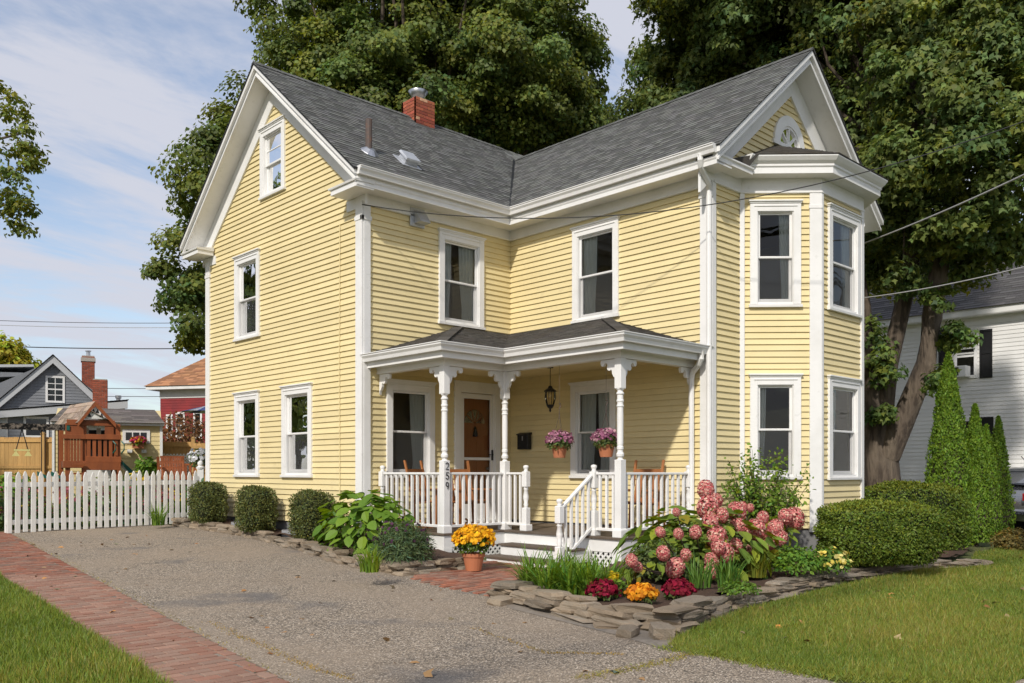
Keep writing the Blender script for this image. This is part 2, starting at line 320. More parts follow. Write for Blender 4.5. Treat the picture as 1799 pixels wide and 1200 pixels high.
# ------------------------------------------------------------------ the yellow house
A_, B_, W_, XR = 3.275, 4.364, 5.705, 7.935
ZS, ZF, EX = .27, 5.445, .0958
SL = .83; RID = 8.56; YM = W_/2; XM = 5.605; RID2 = 8.135
q2 = 2**-.5
B0 = (4.092, -B_); B1 = (4.972, -5.244); B2 = (6.42, -5.244); B3 = (7.30, -B_)
house = empty('house', (3.5, 1, 0), 'pale yellow clapboard two storey house with grey shingle roof, porch and bay', 'house')
walls = {
 'L': (frame((0, 0), (0, 1), (-1, 0)), W_), 'F': (frame((0, 0), (1, 0), (0, -1)), A_), 'W': (frame((A_, 0), (0, -1), (-1, 0)), B_),
 'G': (frame((A_, -B_), (1, 0), (0, -1)), B0[0]-A_), 'B1': (frame(B0, (q2, -q2), (-q2, -q2)), .88*2**.5),
 'B2': (frame(B1, (1, 0), (0, -1)), B2[0]-B1[0]), 'B3': (frame(B2, (q2, q2), (q2, -q2)), .88*2**.5), 'G2': (frame(B3, (1, 0), (0, -1)), XR-B3[0])}
wins = {
 'L': [(2.45, 3.37, 6.26, 7.58), (3.41, 4.42, 3.71, 5.36), (3.43, 4.42, 1.05, 2.69), (1.52, 2.55, 1.05, 2.69)],
 'F': [(1.55, 2.58, 3.71, 5.35), (.45, 1.45, 1.05, 2.67)],
 'W': [(1.59, 2.61, 3.71, 5.35), (1.55, 2.55, 1.04, 2.68)],
 'B1': [(.15, .94, 3.72, 5.38), (.15, .94, 1.03, 2.67)], 'B2': [(.23, 1.33, 3.71, 5.38), (.23, 1.33, 1.02, 2.67)]}
DOOR = (1.90, 2.99, .235, 2.76)
def inner(w): return (w[0]+.125, w[1]-.125, w[2]+.085, w[3]-.17)
def core(T, L, z0, z1, ops, th=.14):
    mb = MB(T); us = sorted({0, L, *[o[0] for o in ops], *[o[1] for o in ops]}); zs = sorted({z0, z1, *[o[2] for o in ops], *[o[3] for o in ops]})
    inside = lambda u, z: any(o[0] < u < o[1] and o[2] < z < o[3] for o in ops)
    for i in range(len(us)-1):
        for j in range(len(zs)-1):
            if not inside((us[i]+us[i+1])/2, (zs[j]+zs[j+1])/2):
                for v in (-.02, -th): mb.quad((us[i], v, zs[j]), (us[i+1], v, zs[j]), (us[i+1], v, zs[j+1]), (us[i], v, zs[j+1]))
    for o in ops:
        u0, u1, a, b = o
        mb.quad((u0,-.02,a),(u0,-th,a),(u0,-th,b),(u0,-.02,b)); mb.quad((u1,-.02,a),(u1,-th,a),(u1,-th,b),(u1,-.02,b))
        mb.quad((u0,-.02,a),(u1,-.02,a),(u1,-th,a),(u0,-th,a)); mb.quad((u0,-.02,b),(u1,-.02,b),(u1,-th,b),(u0,-th,b))
    return mb
boards = []
wallobj = {}
for k, (T, L) in walls.items():
    ops = [inner(w) for w in wins.get(k, []) if w[3] < 6] + ([(DOOR[0]+.15, DOOR[1]-.15, DOOR[2], DOOR[3]-.2)] if k == 'F' else [])
    mb = core(T, L, ZS-.02, 5.7, ops)
    if k == 'L':   # gable triangle with the attic window opening
        iw = inner(wins['L'][0]); zr = lambda u: RID-.3-SL*abs(u-YM)
        for lo, hi in ((0, iw[0]), (iw[1], W_)):
            mb.quad((lo, -.02, 5.7), (hi, -.02, 5.7), (hi, -.02, zr(hi)), (lo, -.02, max(5.7, zr(lo))))
        mb.quad((iw[0], -.02, 5.7), (iw[1], -.02, 5.7), (iw[1], -.02, iw[2]), (iw[0], -.02, iw[2]))
        mb.quad((iw[0], -.02, iw[3]), (iw[1], -.02, iw[3]), (iw[1], -.02, zr(iw[1])), (YM, -.02, zr(YM)), (iw[0], -.02, zr(iw[0])))
    wallobj[k] = mb.build('wall', 'yellow', house, recalc=False)
    z = ZS; n = 0
    fac = {'L': .7, 'F': .6, 'W': .9, 'B1': 1.1, 'B2': .8, 'G': .6, 'B3': .01, 'G2': .01}[k]
    ztop = 8.0 if k == 'L' else (5.52 if k in ('G', 'B1', 'B2', 'B3', 'G2') else ZF)
    while z < ztop-.02:
        zm = z+EX/2; lo, hi = 0.0, L
        if k == 'L' and z > 5.0:
            hw = (RID-.48-zm)/SL; lo = max(0, YM-hw); hi = min(W_, YM+hw)
        segs = [(lo, hi)]
        for o in wins.get(k, []) + ([DOOR] if k == 'F' else []):
            if o[2] < zm < o[3]:
                segs = [s for a, b in segs for s in ((a, min(b, o[0]+.01)), (max(a, o[1]-.01), b)) if s[1]-s[0] > .03]
        for a, b in segs: boards.append((fac*min(b-a, 3), k, a, b, z, min(z+EX+.012, ztop+.01)))
        z += EX
# front gable triangle boards and wall
TG = frame((XM, -B_), (1, 0), (0, -1)); mbg = MB(frame((XM, -B_+.02), (1, 0), (0, -1))); hw = 2.33
ao = (-.36, .30, 6.60, 6.93)
zg = lambda u: RID2-.3-SL*abs(u)
for lo, hi in ((-hw, ao[0]), (ao[1], hw)): mbg.quad((lo, 0, 5.6), (hi, 0, 5.6), (hi, 0, zg(hi)), (lo, 0, zg(lo)))
mbg.quad((ao[0], 0, 5.6), (ao[1], 0, 5.6), (ao[1], 0, ao[2]), (ao[0], 0, ao[2]))
mbg.quad((ao[0], 0, ao[3]), (ao[1], 0, ao[3]), (ao[1], 0, zg(ao[1])), (0, 0, zg(0)), (ao[0], 0, zg(ao[0])))
wallobj['TG'] = mbg.build('wall', 'yellow', house, recalc=False); walls['TG'] = (TG, 1)
z = 5.98
while z < 7.5:
    h2 = (RID2-.5-z-EX/2)/SL; segs = [(-h2, h2)]
    if z < 7.06:
        r = math.sqrt(max(.0, .46**2-max(0, z+.05-6.60)**2)); segs = [(-h2, -.03-r), (-.03+r, h2)]
    for a, b in segs:
        if b-a > .03: boards.append((.9*(b-a), 'TG', a, b, z, z+EX+.012))
    z += EX
boards.sort(reverse=True)
rest = {}
def board(mb, u0, u1, z0, z1):
    j = .002*random.uniform(-1, 1); e0, e1 = random.uniform(-.003, .003), random.uniform(-.003, .003)
    mb.hexa([(u0,-.019,z0+e0),(u1,-.019,z0+e1),(u1,.019+j,z0+e1),(u0,.019-j,z0+e0),(u0,-.019,z1),(u1,-.019,z1),(u1,-.006,z1),(u0,-.006,z1)])
for i, (wt, k, a, b, z0, z1) in enumerate(boards):
    if i < 296:
        mb = MB(walls[k][0]); board(mb, a, b, z0, z1); mb.build('clapboard', 'yellow', wallobj[k])
    else:
        board(rest.setdefault(k, MB(walls[k][0])), a, b, z0, z1)
for k, mb in rest.items(): mb.build('clapboards', 'yellow', wallobj[k])['kind'] = 'stuff'
# hidden walls, floors (close the house so the rooms are dark)
mb = MB(); mb.box(.14, XR-.2, W_-.12, W_, .25, 5.9); mb.box(XR-.12, XR, -B_+.1, W_, .25, 5.9)
mb.prism([(.0, 5.7), (W_, 5.7), (YM, RID-.3)], 0, XR-.1, XR-.02)
mb.build('rear_wall', 'yellow', house)
mb = MB()
for z in (.2, 2.93, 5.68):
    mb.prism([(.13, -.0+.13), (A_+.13, .13), (A_+.13, -B_+.13), (B0[0]+.1, B0[1]+.1), (B1[0]+.05, B1[1]+.12), (B2[0]-.05, B2[1]+.12), (B3[0]-.1, B3[1]+.1), (XR-.1, -B_+.13), (XR-.1, W_-.1), (.13, W_-.1)], 2, z-.05, z)
mb.box(4.9, 5.0, -B_+.3, W_-.2, .2, 5.6); mb.box(.2, 4.9, 2.7, 2.8, .2, 5.6)
mb.build('inner_floors', 'interior', house)
# foundation
mb = MB(); pth = [(-.0, W_-.02), (0.0, 0), (A_, 0), (A_, -B_), B0, B1, B2, B3, (XR, -B_), (XR, W_)]
mb.sweep([(.02, W_-.02)]+[(.02, .02), (A_+.02, .02), (A_+.02, -B_+.02), (B0[0]+.02, B0[1]+.02), (B1[0]+.01, B1[1]+.02), (B2[0]-.01, B2[1]+.02), (B3[0]-.02, B3[1]+.02), (XR-.02, -B_+.02), (XR-.02, W_-.02)], [(0, -.6), (0, ZS-.01), (-.2, ZS-.01), (-.2, -.6)])
mb.build('foundation', 'foundation', house)
# ---- windows
def window(T, w, curtain='LR', parent=house, screen=True, muntin=False, name='window'):
    u0, u1, z0, z1 = w; cw = .115; i0, i1, iz0, iz1 = inner(w)
    mb = MB(T)
    mb.box(u0, u0+cw, 0, .046, z0+.05, z1-.02); mb.box(u1-cw, u1, 0, .046, z0+.05, z1-.02)
    mb.box(u0+cw, u1-cw, 0, .045, iz1+.01, z1-.02)
    mb.box(u0+cw, i0+.004, -.10, .028, iz0, iz1); mb.box(i1-.004, u1-cw, -.10, .028, iz0, iz1); mb.box(u0+cw, u1-cw, -.10, .026, iz1-.004, iz1+.01); mb.box(u0+cw, u1-cw, -.10, .027, z0+.05, iz0)
    fr = mb.build(name, 'white', parent, bevel=.003)
    cm = MB(T); cm.box(u0-.012, u1+.012, 0, .060, z1-.035, z1-.012); cm.box(u0-.025, u1+.025, 0, .080, z1-.012, z1+.012); cm.box(u0+.06, u1-.06, .044, .058, z1-.085, z1-.07)
    cm.build('head_moulding', 'white', fr, bevel=.003)
    sm = MB(T); sm.hexa([(u0-.02,0,z0),(u1+.02,0,z0),(u1+.02,.062,z0),(u0-.02,.062,z0),(u0-.02,0,z0+.055),(u1+.02,0,z0+.055),(u1+.02,.066,z0+.042),(u0-.02,.066,z0+.042)]); sm.build('sill', 'white', fr, bevel=.003)
    mid = iz0+(iz1-iz0)*.5; st = .042
    for nm, a, b, v in (('upper', mid-.012, iz1, -.012), ('lower', iz0, mid+.022, -.048)):
        s = MB(T)
        s.box(i0, i0+st, v-.03, v, a, b); s.box(i1-st, i1, v-.03, v, a, b); s.box(i0+st, i1-st, v-.03, v-.001, a, a+(.034 if nm == 'upper' else .06)); s.box(i0+st, i1-st, v-.03, v-.001, b-.034, b)
        if muntin and nm == 'upper': s.box(i0, i1, v-.027, v-.005, (a+b)/2-.01, (a+b)/2+.01)
        sh = s.build('sash', 'white', fr, bevel=.002)
        g = MB(T); g.quad((i0+.02, v-.016, a+.02), (i1-.02, v-.016, a+.02), (i1-.02, v-.016, b-.02), (i0+.02, v-.016, b-.02)); g.build('pane', 'glass', fr, recalc=False)
    if screen:
        g = MB(T); g.quad((i0+.004, -.004, iz0), (i1-.004, -.004, iz0), (i1-.004, -.004, mid), (i0+.004, -.004, mid)); g.build('screen', 'screen', fr, recalc=False)
    for side in curtain:
        wd = (i1-i0)*random.uniform(.34, .56)
        c0 = i0-.05 if side == 'L' else i1+.05-wd
        vs = []; fs = []; nn = 28
        for r_, zc in enumerate((iz1+.02, mid, iz0+.25, iz0-.05)):
            for i in range(nn):
                t = i/(nn-1); sq = 1-.18*(1-abs(r_-0)/3)*0 - (.16 if r_ == 2 else .05*r_)
                uu = c0 + (wd*t*sq if side == 'L' else wd-wd*(1-t)*sq)
                vs.append((uu, -.10+.025*math.sin(t*34+r_*.4)+.012*math.sin(t*71), zc))
        for r_ in range(3):
            for i in range(nn-1): fs.append((r_*nn+i, r_*nn+i+1, (r_+1)*nn+i+1, (r_+1)*nn+i))
        c = MB(T); c.add(vs, fs); c.build('curtain', 'curtain', fr, recalc=False, smooth=True)
    return fr
for k, ws in wins.items():
    for i, w_ in enumerate(ws):
        window(walls[k][0], w_, curtain={'L': ['R', 'R', 'R', 'LR'], 'F': ['LR', 'R'], 'W': ['L', 'LR'], 'B1': ['R', 'L'], 'B2': ['R', 'L']}[k][i], screen=not (k == 'L' and i == 0), muntin=(k, i) in (('L', 0),))
# arched attic light in the front gable
def ring(mb, cu, cz, r0, r1, v0, v1, n=20):
    for i in range(n):
        a, b = math.pi*i/n, math.pi*(i+1)/n
        p = lambda r, t, v: (cu-r*math.cos(t), v, cz+r*math.sin(t))
        mb.hexa([p(r0,a,v0), p(r1,a,v0), p(r1,a,v1), p(r0,a,v1), p(r0,b,v0), p(r1,b,v0), p(r1,b,v1), p(r0,b,v1)])
mb = MB(TG); ring(mb, -.03, 6.62, .33, .50, 0, .045); mb.box(-.56, .50, 0, .05, 6.555, 6.62)
aw = mb.build('arched_window', 'white', house)
mb = MB(TG); ring(mb, -.03, 6.622, .29, .335, -.01, .03)
for t in (R(40), R(90), R(140)): mb.bar((-.03-.06*math.cos(t), .012, 6.63+.06*math.sin(t)), (-.03-.31*math.cos(t), .012, 6.63+.31*math.sin(t)), .028, .03, up=(0, 1, 0))
ring(mb, -.03, 6.622, .0, .07, 0, .028, 10); mb.build('muntin', 'white', aw)
mb = MB(TG); mb.add([(-.03-.30*math.cos(math.pi*i/16), .002, 6.622+.30*math.sin(math.pi*i/16)) for i in range(17)], [tuple(range(17))]); mb.build('pane', 'glass', aw, recalc=False)
# ---- trim: corner boards, friezes
def trim(name, mbs, m='white', **k): return mbs.build(name, m, house, bevel=.003, **k)
mb = MB(walls['L'][0]); mb.box(-.032, .15, 0, .040, ZS-.03, 5.574); trim('corner_board', mb)
mb = MB(walls['F'][0]); mb.box(0, .13, 0, .040, ZS-.03, 5.44); trim('corner_board', mb); mb = MB(walls['F'][0]); mb.box(-.05, .15, .0, .05, 5.20, 5.27); trim('capital', mb)
for nm, bx in (('capital', (-.05, .165, 0, .05, 5.20, 5.27)), ('capital', (W_-.17, W_+.04, 0, .05, 5.16, 5.23)), ('corner_board', (W_-.15, W_+.03, 0, .040, ZS-.03, 5.57)), ('frieze', (.151, .42, 0, .031, 5.40, 5.574)), ('frieze', (W_-.42, W_-.151, 0, .031, 5.40, 5.574))):
    mb = MB(walls['L'][0]); mb.box(*bx); trim(nm, mb)
mb = MB(walls['W'][0]); mb.box(B_-.16, B_+.034, 0, .040, ZS-.03, 5.44); mb.box(B_-.18, B_+.05, 0, .05, 5.28, 5.35); trim('corner_board', mb)
mb = MB(walls['G'][0]); mb.box(0, .10, 0, .040, ZS-.03, 5.5); trim('corner_board', mb)
for k, a, b in (('B1', -.01, .065), ('B1', 1.075, 1.2586), ('B2', -.012, .05), ('B2', 1.37, 1.462), ('B3', -.01, .1)):
    mb = MB(walls[k][0]); mb.box(a, b, 0, .040, ZS-.06, 5.52); mb.box(a-.012, b+.012, 0, .048, 5.26, 5.32) if b-a > .1 else None; trim('corner_board', mb)
mb = MB(); mb.sweep([(0, 0), (A_, 0), (A_, -B_)], [(0, ZF), (.034, ZF), (.034, 5.63), (0, 5.63)]); mb.sweep([(0, 0), (A_, 0), (A_, -B_)], [(.0345, ZF+.002), (.05, ZF+.002), (.05, ZF+.03), (.0345, ZF+.03)]); trim('frieze', mb)
mb = MB(); mb.sweep([(A_, -B_), B0, B1, B2, B3, (XR, -B_)], [(0, 5.50), (.034, 5.50), (.034, 5.74), (0, 5.74)]); mb.sweep([(A_+.04, -B_), B0, B1, B2, B3, (XR, -B_)], [(.0345, 5.502), (.05, 5.502), (.05, 5.535), (.0345, 5.535)]); trim('frieze', mb)
# ---- eaves
E1p = [(-.33, 0), (A_, 0), (A_, -B_-.33)]
mb = MB(); mb.sweep([(-.34, 0), (A_, 0), (A_, -B_-.34)], [(-.05, 5.625), (.36, 5.625), (.36, 5.65), (-.05, 5.65)]); trim('soffit', mb)
mb = MB(); mb.sweep([(-.36, 0), (A_, 0), (A_, -B_-.36)], [(.36, 5.60), (.385, 5.60), (.385, 5.79), (.36, 5.79)])
mb.sweep([(-.36, 0), (A_, 0), (A_, -B_-.36)], [(.3855, 5.665), (.40, 5.69), (.40, 5.72), (.3855, 5.72)])
trim('fascia', mb)
gprof = lambda o, z: [(o, z-.125), (o+.072, z-.125), (o+.085, z-.075), (o+.112, z-.04), (o+.112, z-.012), (o+.125, z-.012), (o+.125, z), (o, z)]
mb = MB(); mb.sweep([(-.37, 0), (A_, 0), (A_, -B_-.37)], gprof(.386, 5.875)); mb.build('gutter', 'white', house)
# cornice returns on the left gable
for y0, y1 in ((-.385, .36), (W_-.36, W_+.385)):
    mb = MB(); mb.box(-.375, -.035, y0+.01, y1-.01, 5.575, 5.66); mb.hexa([(-.40,y0-.012,5.66),(-.035,y0-.012,5.66),(-.035,y1+.02,5.66),(-.40,y1+.02,5.66),(-.41,y0-.02,5.69),(-.035,y0-.02,5.74),(-.035,y1+.03,5.74),(-.41,y1+.03,5.69)]); trim('cornice_return', mb)
# rakes: chevrons of board, crown, soffit and frieze
def chevron(mb, mid, rid, half, lo, hi, ax, t, b, inner_=0):
    z = lambda d: rid-SL*abs(d)
    for s in (-1, 1):
        q = [(mid, z(0)-t), (mid+s*half, z(half)-t), (mid+s*half, z(half)-b), (mid, z(0)-b)]
        mb.prism(q, ax, lo, hi)
for nm, lo, hi, t, b, hf in (('rake_board', -.37, -.345, .04, .225, 3.235), ('rake_moulding', -.425, -.372, .03, .11, 3.25), ('rake_soffit', -.345, -.045, .205, .225, 3.1), ('rake_frieze', -.044, 0.0, .19, .65, 3.0), ('rake_bead', -.392, -.3705, .19, .235, 3.235)):
    mb = MB(); chevron(mb, YM, RID, hf, lo, hi, 0, t, b); trim(nm, mb)
mb = MB(); chevron(mb, YM, RID, 3.27, -.445, -.03, 0, .012, .03); mb.build('drip_edge', 'black', house)
for nm, lo, hi, t, b, hf in (('rake_board', -.37, -.345, .04, .225, 2.71), ('rake_moulding', -.425, -.372, .03, .11, 2.73), ('rake_soffit', -.345, -.045, .205, .225, 2.7), ('rake_frieze', -.044, 0.0, .19, .66, 2.65), ('rake_bead', -.392, -.3705, .19, .235, 2.71)):
    mb = MB(); chevron(mb, XM, RID2, hf, -B_+lo, -B_+hi, 1, t, b); trim(nm, mb)
# ---- bay cornice and roof
bayp = [(A_+.02, -B_), B0, B1, B2, B3, (XR, -B_)]
mb = MB(); mb.sweep([(B0[0]-.25, -B_), B0, B1, B2, B3, (B3[0]+.2, -B_)], [(-.05, 5.73), (.27, 5.73), (.27, 5.82), (.29, 5.84), (.29, 5.87), (.335, 5.91), (.375, 5.965), (.375, 5.985), (-.05, 5.985)]); trim('bay_cornice', mb)
mb = MB(); mb.sweep([(A_-.385, -B_), (B0[0]-.12, -B_)], [(-.0, 5.70), (.30, 5.70), (.30, 5.755), (.325, 5.775), (.325, 5.80), (0, 5.80)]); trim('bay_cornice', mb)
# ---- shingled roofs
def clip(poly, cl):
    "Sutherland-Hodgman against the convex polygon cl (counter-clockwise)"
    out = poly
    for i in range(len(cl)):
        a = cl[i]; b = cl[(i+1) % len(cl)]; inp = out; out = []
        sd = lambda p: (b[0]-a[0])*(p[1]-a[1])-(b[1]-a[1])*(p[0]-a[0])
        for j in range(len(inp)):
            p = inp[j]; q = inp[(j+1) % len(inp)]; sp_, sq = sd(p), sd(q)
            if sp_ >= 0: out.append(p)
            if (sp_ > 0) != (sq > 0) and abs(sp_-sq) > 1e-9:
                t = sp_/(sp_-sq); out.append((p[0]+t*(q[0]-p[0]), p[1]+t*(q[1]-p[1])))
        if len(out) < 3: return []
    return out
def shingles(mb, pts, eave, exposure=.105, wmin=.09, wmax=.22, lift=.008, dark=(.8, 1.2)):
    "real overlapping tabs over the planar convex polygon pts; eave = index pair of the eave edge direction"
    P = [np.array(p, float) for p in pts]; o = P[eave[0]]; s = unit(P[eave[1]]-o); c = sum(P)/len(P)
    n = unit(np.cross(P[1]-P[0], P[2]-P[0])); n = n if n[2] > 0 else -n
    t = np.cross(n, s); t = t if t @ (c-o) > 0 else -t
    q = [((p-o) @ s, (p-o) @ t) for p in P]
    ar = sum(q[i][0]*q[(i+1) % len(q)][1]-q[(i+1) % len(q)][0]*q[i][1] for i in range(len(q)))
    if ar < 0: q = q[::-1]
    tmax = max(x[1] for x in q); smin = min(x[0] for x in q); smax = max(x[0] for x in q)
    y = min(x[1] for x in q); tone = 1
    mb.col = (.7, .7, .7); mb.add([tuple(o+s*a+t*b-n*.004) for a, b in q], [tuple(range(len(q)))])
    while y < tmax:
        x = smin-random.uniform(0, .3)
        while x < smax:
            wd = random.uniform(wmin, wmax); top = min(y+exposure*1.15, tmax+.01)
            pl = clip([(x, y), (x+wd, y), (x+wd, top), (x, top)], q)
            if len(pl) >= 3:
                raised = random.random() < .5; l0 = lift+(.006 if raised else 0)
                g = random.uniform(*dark)*(1.32 if raised else .74); mb.col = (g, g*random.uniform(.96, 1.03), g*random.uniform(.94, 1.02))
                up = [tuple(o+s*a+t*b+n*(l0-(b-y)/(exposure*1.15)*(l0-.002))) for a, b in pl]
                dn = [tuple(o+s*a+t*b-n*.002) for a, b in pl]
                k = len(pl); mb.add(up+dn, [tuple(range(k))]+[(i, i+k, (i+1) % k+k, (i+1) % k) for i in range(k)])
            x += wd
        y += exposure
def ridge_cap(mb, a, b, n1, n2, wd=.13):
    a = np.array(a, float); b = np.array(b, float); L = np.linalg.norm(b-a); d = (b-a)/L; k = int(L/.14)
    for i in range(k):
        p = a+d*(i*.14); r = p+d*.16; g = random.uniform(.7, 1.3); mb.col = (g, g, g*.98)
        for nn in (n1, n2):
            nn = np.array(nn, float)
            mb.add([tuple(p+UP*.03), tuple(r+UP*.02), tuple(r+nn*wd+UP*.02), tuple(p+nn*wd+UP*.03), tuple(p+UP*.012), tuple(p+nn*wd+UP*.012)], [(0, 1, 2, 3), (0, 3, 5, 4)])
ez = RID-SL*(YM+.40)
zy = lambda y: RID-SL*abs(y-YM); zx = lambda x: RID2-SL*abs(x-XM)
YT = YM-(RID-RID2)/SL; xe = -.44
dk = MB()
for s in (-1, 1): dk.prism([(YM, RID-.02), (YM+s*3.24, RID-SL*3.24-.02), (YM+s*3.24, RID-SL*3.24-.07), (YM, RID-.07)], 0, -.36, XR+.36)
for s in (-1, 1): dk.prism([(XM, RID2-.025), (XM+s*2.72, RID2-SL*2.72-.025), (XM+s*2.72, RID2-SL*2.72-.075), (XM, RID2-.075)], 1, -B_-.36, -.2)
roof = dk.build('roof', 'shingle', house, cols=True)
mb = MB()
main = [(xe, -.42), (A_-.42, -.42), (XM, YT), (XM, YM), (xe, YM)]
shingles(mb, [(x, y, zy(y)) for x, y in main], (0, 1))
shingles(mb, [(x, y, zy(y)) for x, y in [(XM, YT), (XR+.38, YT-(XR+.38-XM)), (XR+.38, YM), (XM, YM)]], (0, 1) if False else (2, 3))
left = [(A_-.42, -.42), (A_-.42, -B_-.44), (XM, -B_-.44), (XM, YT)]
shingles(mb, [(x, y, zx(x)) for x, y in left], (0, 1))
right = [(XM+2.75, -B_-.44), (XM+2.75, -.42), (XM, YT), (XM, -B_-.44)]
shingles(mb, [(x, y, zx(x)) for x, y in right], (0, 1))
mb.col = (.8, .8, .8); mb.quad((xe, YM, RID), (XR+.38, YM, RID), (XR+.38, W_+.42, zy(W_+.42)), (xe, W_+.42, zy(W_+.42)))
ridge_cap(mb, (xe, YM, RID), (XM+.2, YM, RID), (0, -.77, -.64), (0, .77, -.64)); ridge_cap(mb, (XM, -B_-.44, RID2), (XM, YT, RID2), (-.77, 0, -.64), (.77, 0, -.64))
mb.build('shingles', 'shingle', roof, recalc=False, cols=True)['kind'] = 'stuff'
mb = MB()   # valley flashing
mb.bar((A_-.40, -.40, ez+.012), (XM-.02, YT-.02, RID2+.012), .05, .008)
mb.build('valley_flashing', 'black', roof)
# bay roof
oh = .385; k_ = math.tan(R(22.5))
F0 = (B0[0]-.30, -B_-.02); F1 = (B1[0]-oh*k_, B1[1]-oh); F2 = (B2[0]+oh*k_, B2[1]-oh); F3 = (B3[0]+oh*1.41+.1, -B_-.02)
zb, zt = 5.99, 6.52; T1 = (5.10, -B_-.012); T2 = (6.30, -B_-.012)
Fl = (F1[0]-(F1[0]*0+.85), F1[1]+.85)
br = MB()
shingles(br, [(*Fl, zb), (*F1, zb), (*T1, zt)], (0, 1), .11)
shingles(br, [(*F1, zb), (*F2, zb), (*T2, zt), (*T1, zt)], (0, 1), .11)
shingles(br, [(*F2, zb), (F2[0]+.85, F2[1]+.85, zb), (*T2, zt)], (0, 1), .11)
br.col = (.8, .8, .8); br.add([(*Fl, zb), (*T1, zt), (Fl[0]-.35, -B_-.03, 5.86)], [(0, 1, 2)]); br.add([(Fl[0]-.35, -B_-.03, 5.86), (A_+.1, -B_-.03, 5.84), (A_+.1, -B_-.31, 5.803), (Fl[0]-.1, -B_-.31, 5.803), (*Fl, zb)], [(0, 1, 2, 3, 4)])
bro = br.build('bay_roof', 'shingle_porch', house, recalc=False, cols=True)
# chimney: brick courses as real bricks
chm = MB(); cx0, cx1, cy0, cy1, cz0, cz1 = 3.05, 3.54, 2.6, 3.1, 7.9, 8.93
chm.box(cx0+.012, cx1-.012, cy0+.012, cy1-.012, cz0, cz1-.01); ch = chm.build('chimney', 'mortar', roof)
bb = MB(); z = cz0; r_ = 0
while z < cz1-.03:
    for ax in (0, 1):
        lo, hi = (cx0, cx1) if ax == 0 else (cy0, cy1)
        u = lo+(0 if (r_+ax) % 2 else -.1)
        while u < hi:
            a, b = max(u, lo), min(u+.195, hi)
            if b-a > .03:
                g = random.uniform(.65, 1.35); bb.col = (g, g*random.uniform(.8, 1.2), g)
                if random.random() < .06: bb.col = (2.0, 4.5, 5)
                for side in (0, 1):
                    if ax == 0: bb.box(a, b, cy0 if side == 0 else cy1-.06, cy0+.06 if side == 0 else cy1, z, z+.058)
                    else: bb.box(cx0 if side == 0 else cx1-.06, cx0+.06 if side == 0 else cx1, a+.001, b-.001, z+.0005, z+.0575)
            u += .205
    z += .068; r_ += 1
bb.build('bricks', 'brickred', ch, cols=True)['kind'] = 'stuff'
mb = MB(); mb.lathe([(.10, 8.9), (.10, 9.0), (.11, 9.0), (.21, 9.14), (.205, 9.145), (.10, 9.02)], 3.295, 2.85, 16); mb.build('flue_cap', 'metal_grey', ch, smooth=True)
# vent pipe and square vent on the roof
mb = MB(); mb.tube([(.31, .28, 6.3), (.31, .28, 6.98)], .055, 12); pp = mb.build('vent_pipe', 'pipe', roof)
n = unit(np.array([0, -SL, 1.0]))
mb = MB(); mb.lathe([(.16, 0), (.15, .012), (.075, .07), (.06, .07)], 0, 0, 14); fl = mb.build('pipe_flashing', 'metal_grey', roof, smooth=False); fl.location = (.31, .26, zy(.26)+.02); fl.rotation_euler = (math.atan(SL), 0, 0)
mb = MB(); mb.box(-.20, .20, -.2, .2, 0, .015); mb.hexa([(-.13,-.13,.015),(.13,-.13,.015),(.13,.13,.015),(-.13,.13,.015),(-.13,-.13,.10),(.13,-.13,.10),(.10,.10,.13),(-.10,.10,.13)]); mb.hexa([(-.16,-.17,.09),(.16,-.17,.09),(.15,.15,.11),(-.15,.15,.11),(-.15,-.16,.13),(.15,-.16,.13),(.13,.13,.15),(-.13,.13,.15)])
rv = mb.build('roof_vent', 'galv', roof, bevel=.004); rv.location = (1.13, .33, zy(.33)+.012); rv.rotation_euler = (math.atan(SL), 0, 0)
# wall vent box under the eave
mb = MB(walls['F'][0]); mb.box(.92, 1.22, .02, .05, 5.28, 5.60); mb.hexa([(1.0,.05,5.33),(1.21,.05,5.33),(1.21,.24,5.33),(1.0,.24,5.33),(1.0,.05,5.56),(1.21,.05,5.56),(1.21,.12,5.50),(1.0,.12,5.50)]); mb.build('dryer_vent', 'galv', house, bevel=.004)
# downspouts
def pipe(pts, name='downspout', r=.042): mb = MB(); mb.tube(pts, r, 8); return mb.build(name, 'white', house, smooth=False)
pipe([(A_-.44, -B_-.12, 5.78), (A_-.44, -B_-.12, 5.70), (A_-.40, -B_-.10, 5.62), (A_-.13, -B_-.06, 5.44), (A_-.065, -B_-.02, 5.36), (A_-.065, -B_-.02, 4.0), (A_-.065, -B_-.02, .1)])
pipe([(A_-.20, -4.36, 2.95), (A_-.20, -4.34, 2.84), (A_-.17, -4.28, 2.76), (A_-.10, -4.12, 2.66), (A_-.075, -4.08, 2.56), (A_-.075, -4.08, 1.2), (A_-.075, -4.08, .0)])
# thin conduit on the left wall
mb = MB(); mb.tube([(-.034, .62, 5.25), (-.034, .64, 3), (-.034, .62, .3)], .006, 5); mb.build('conduit', 'yellow', house)
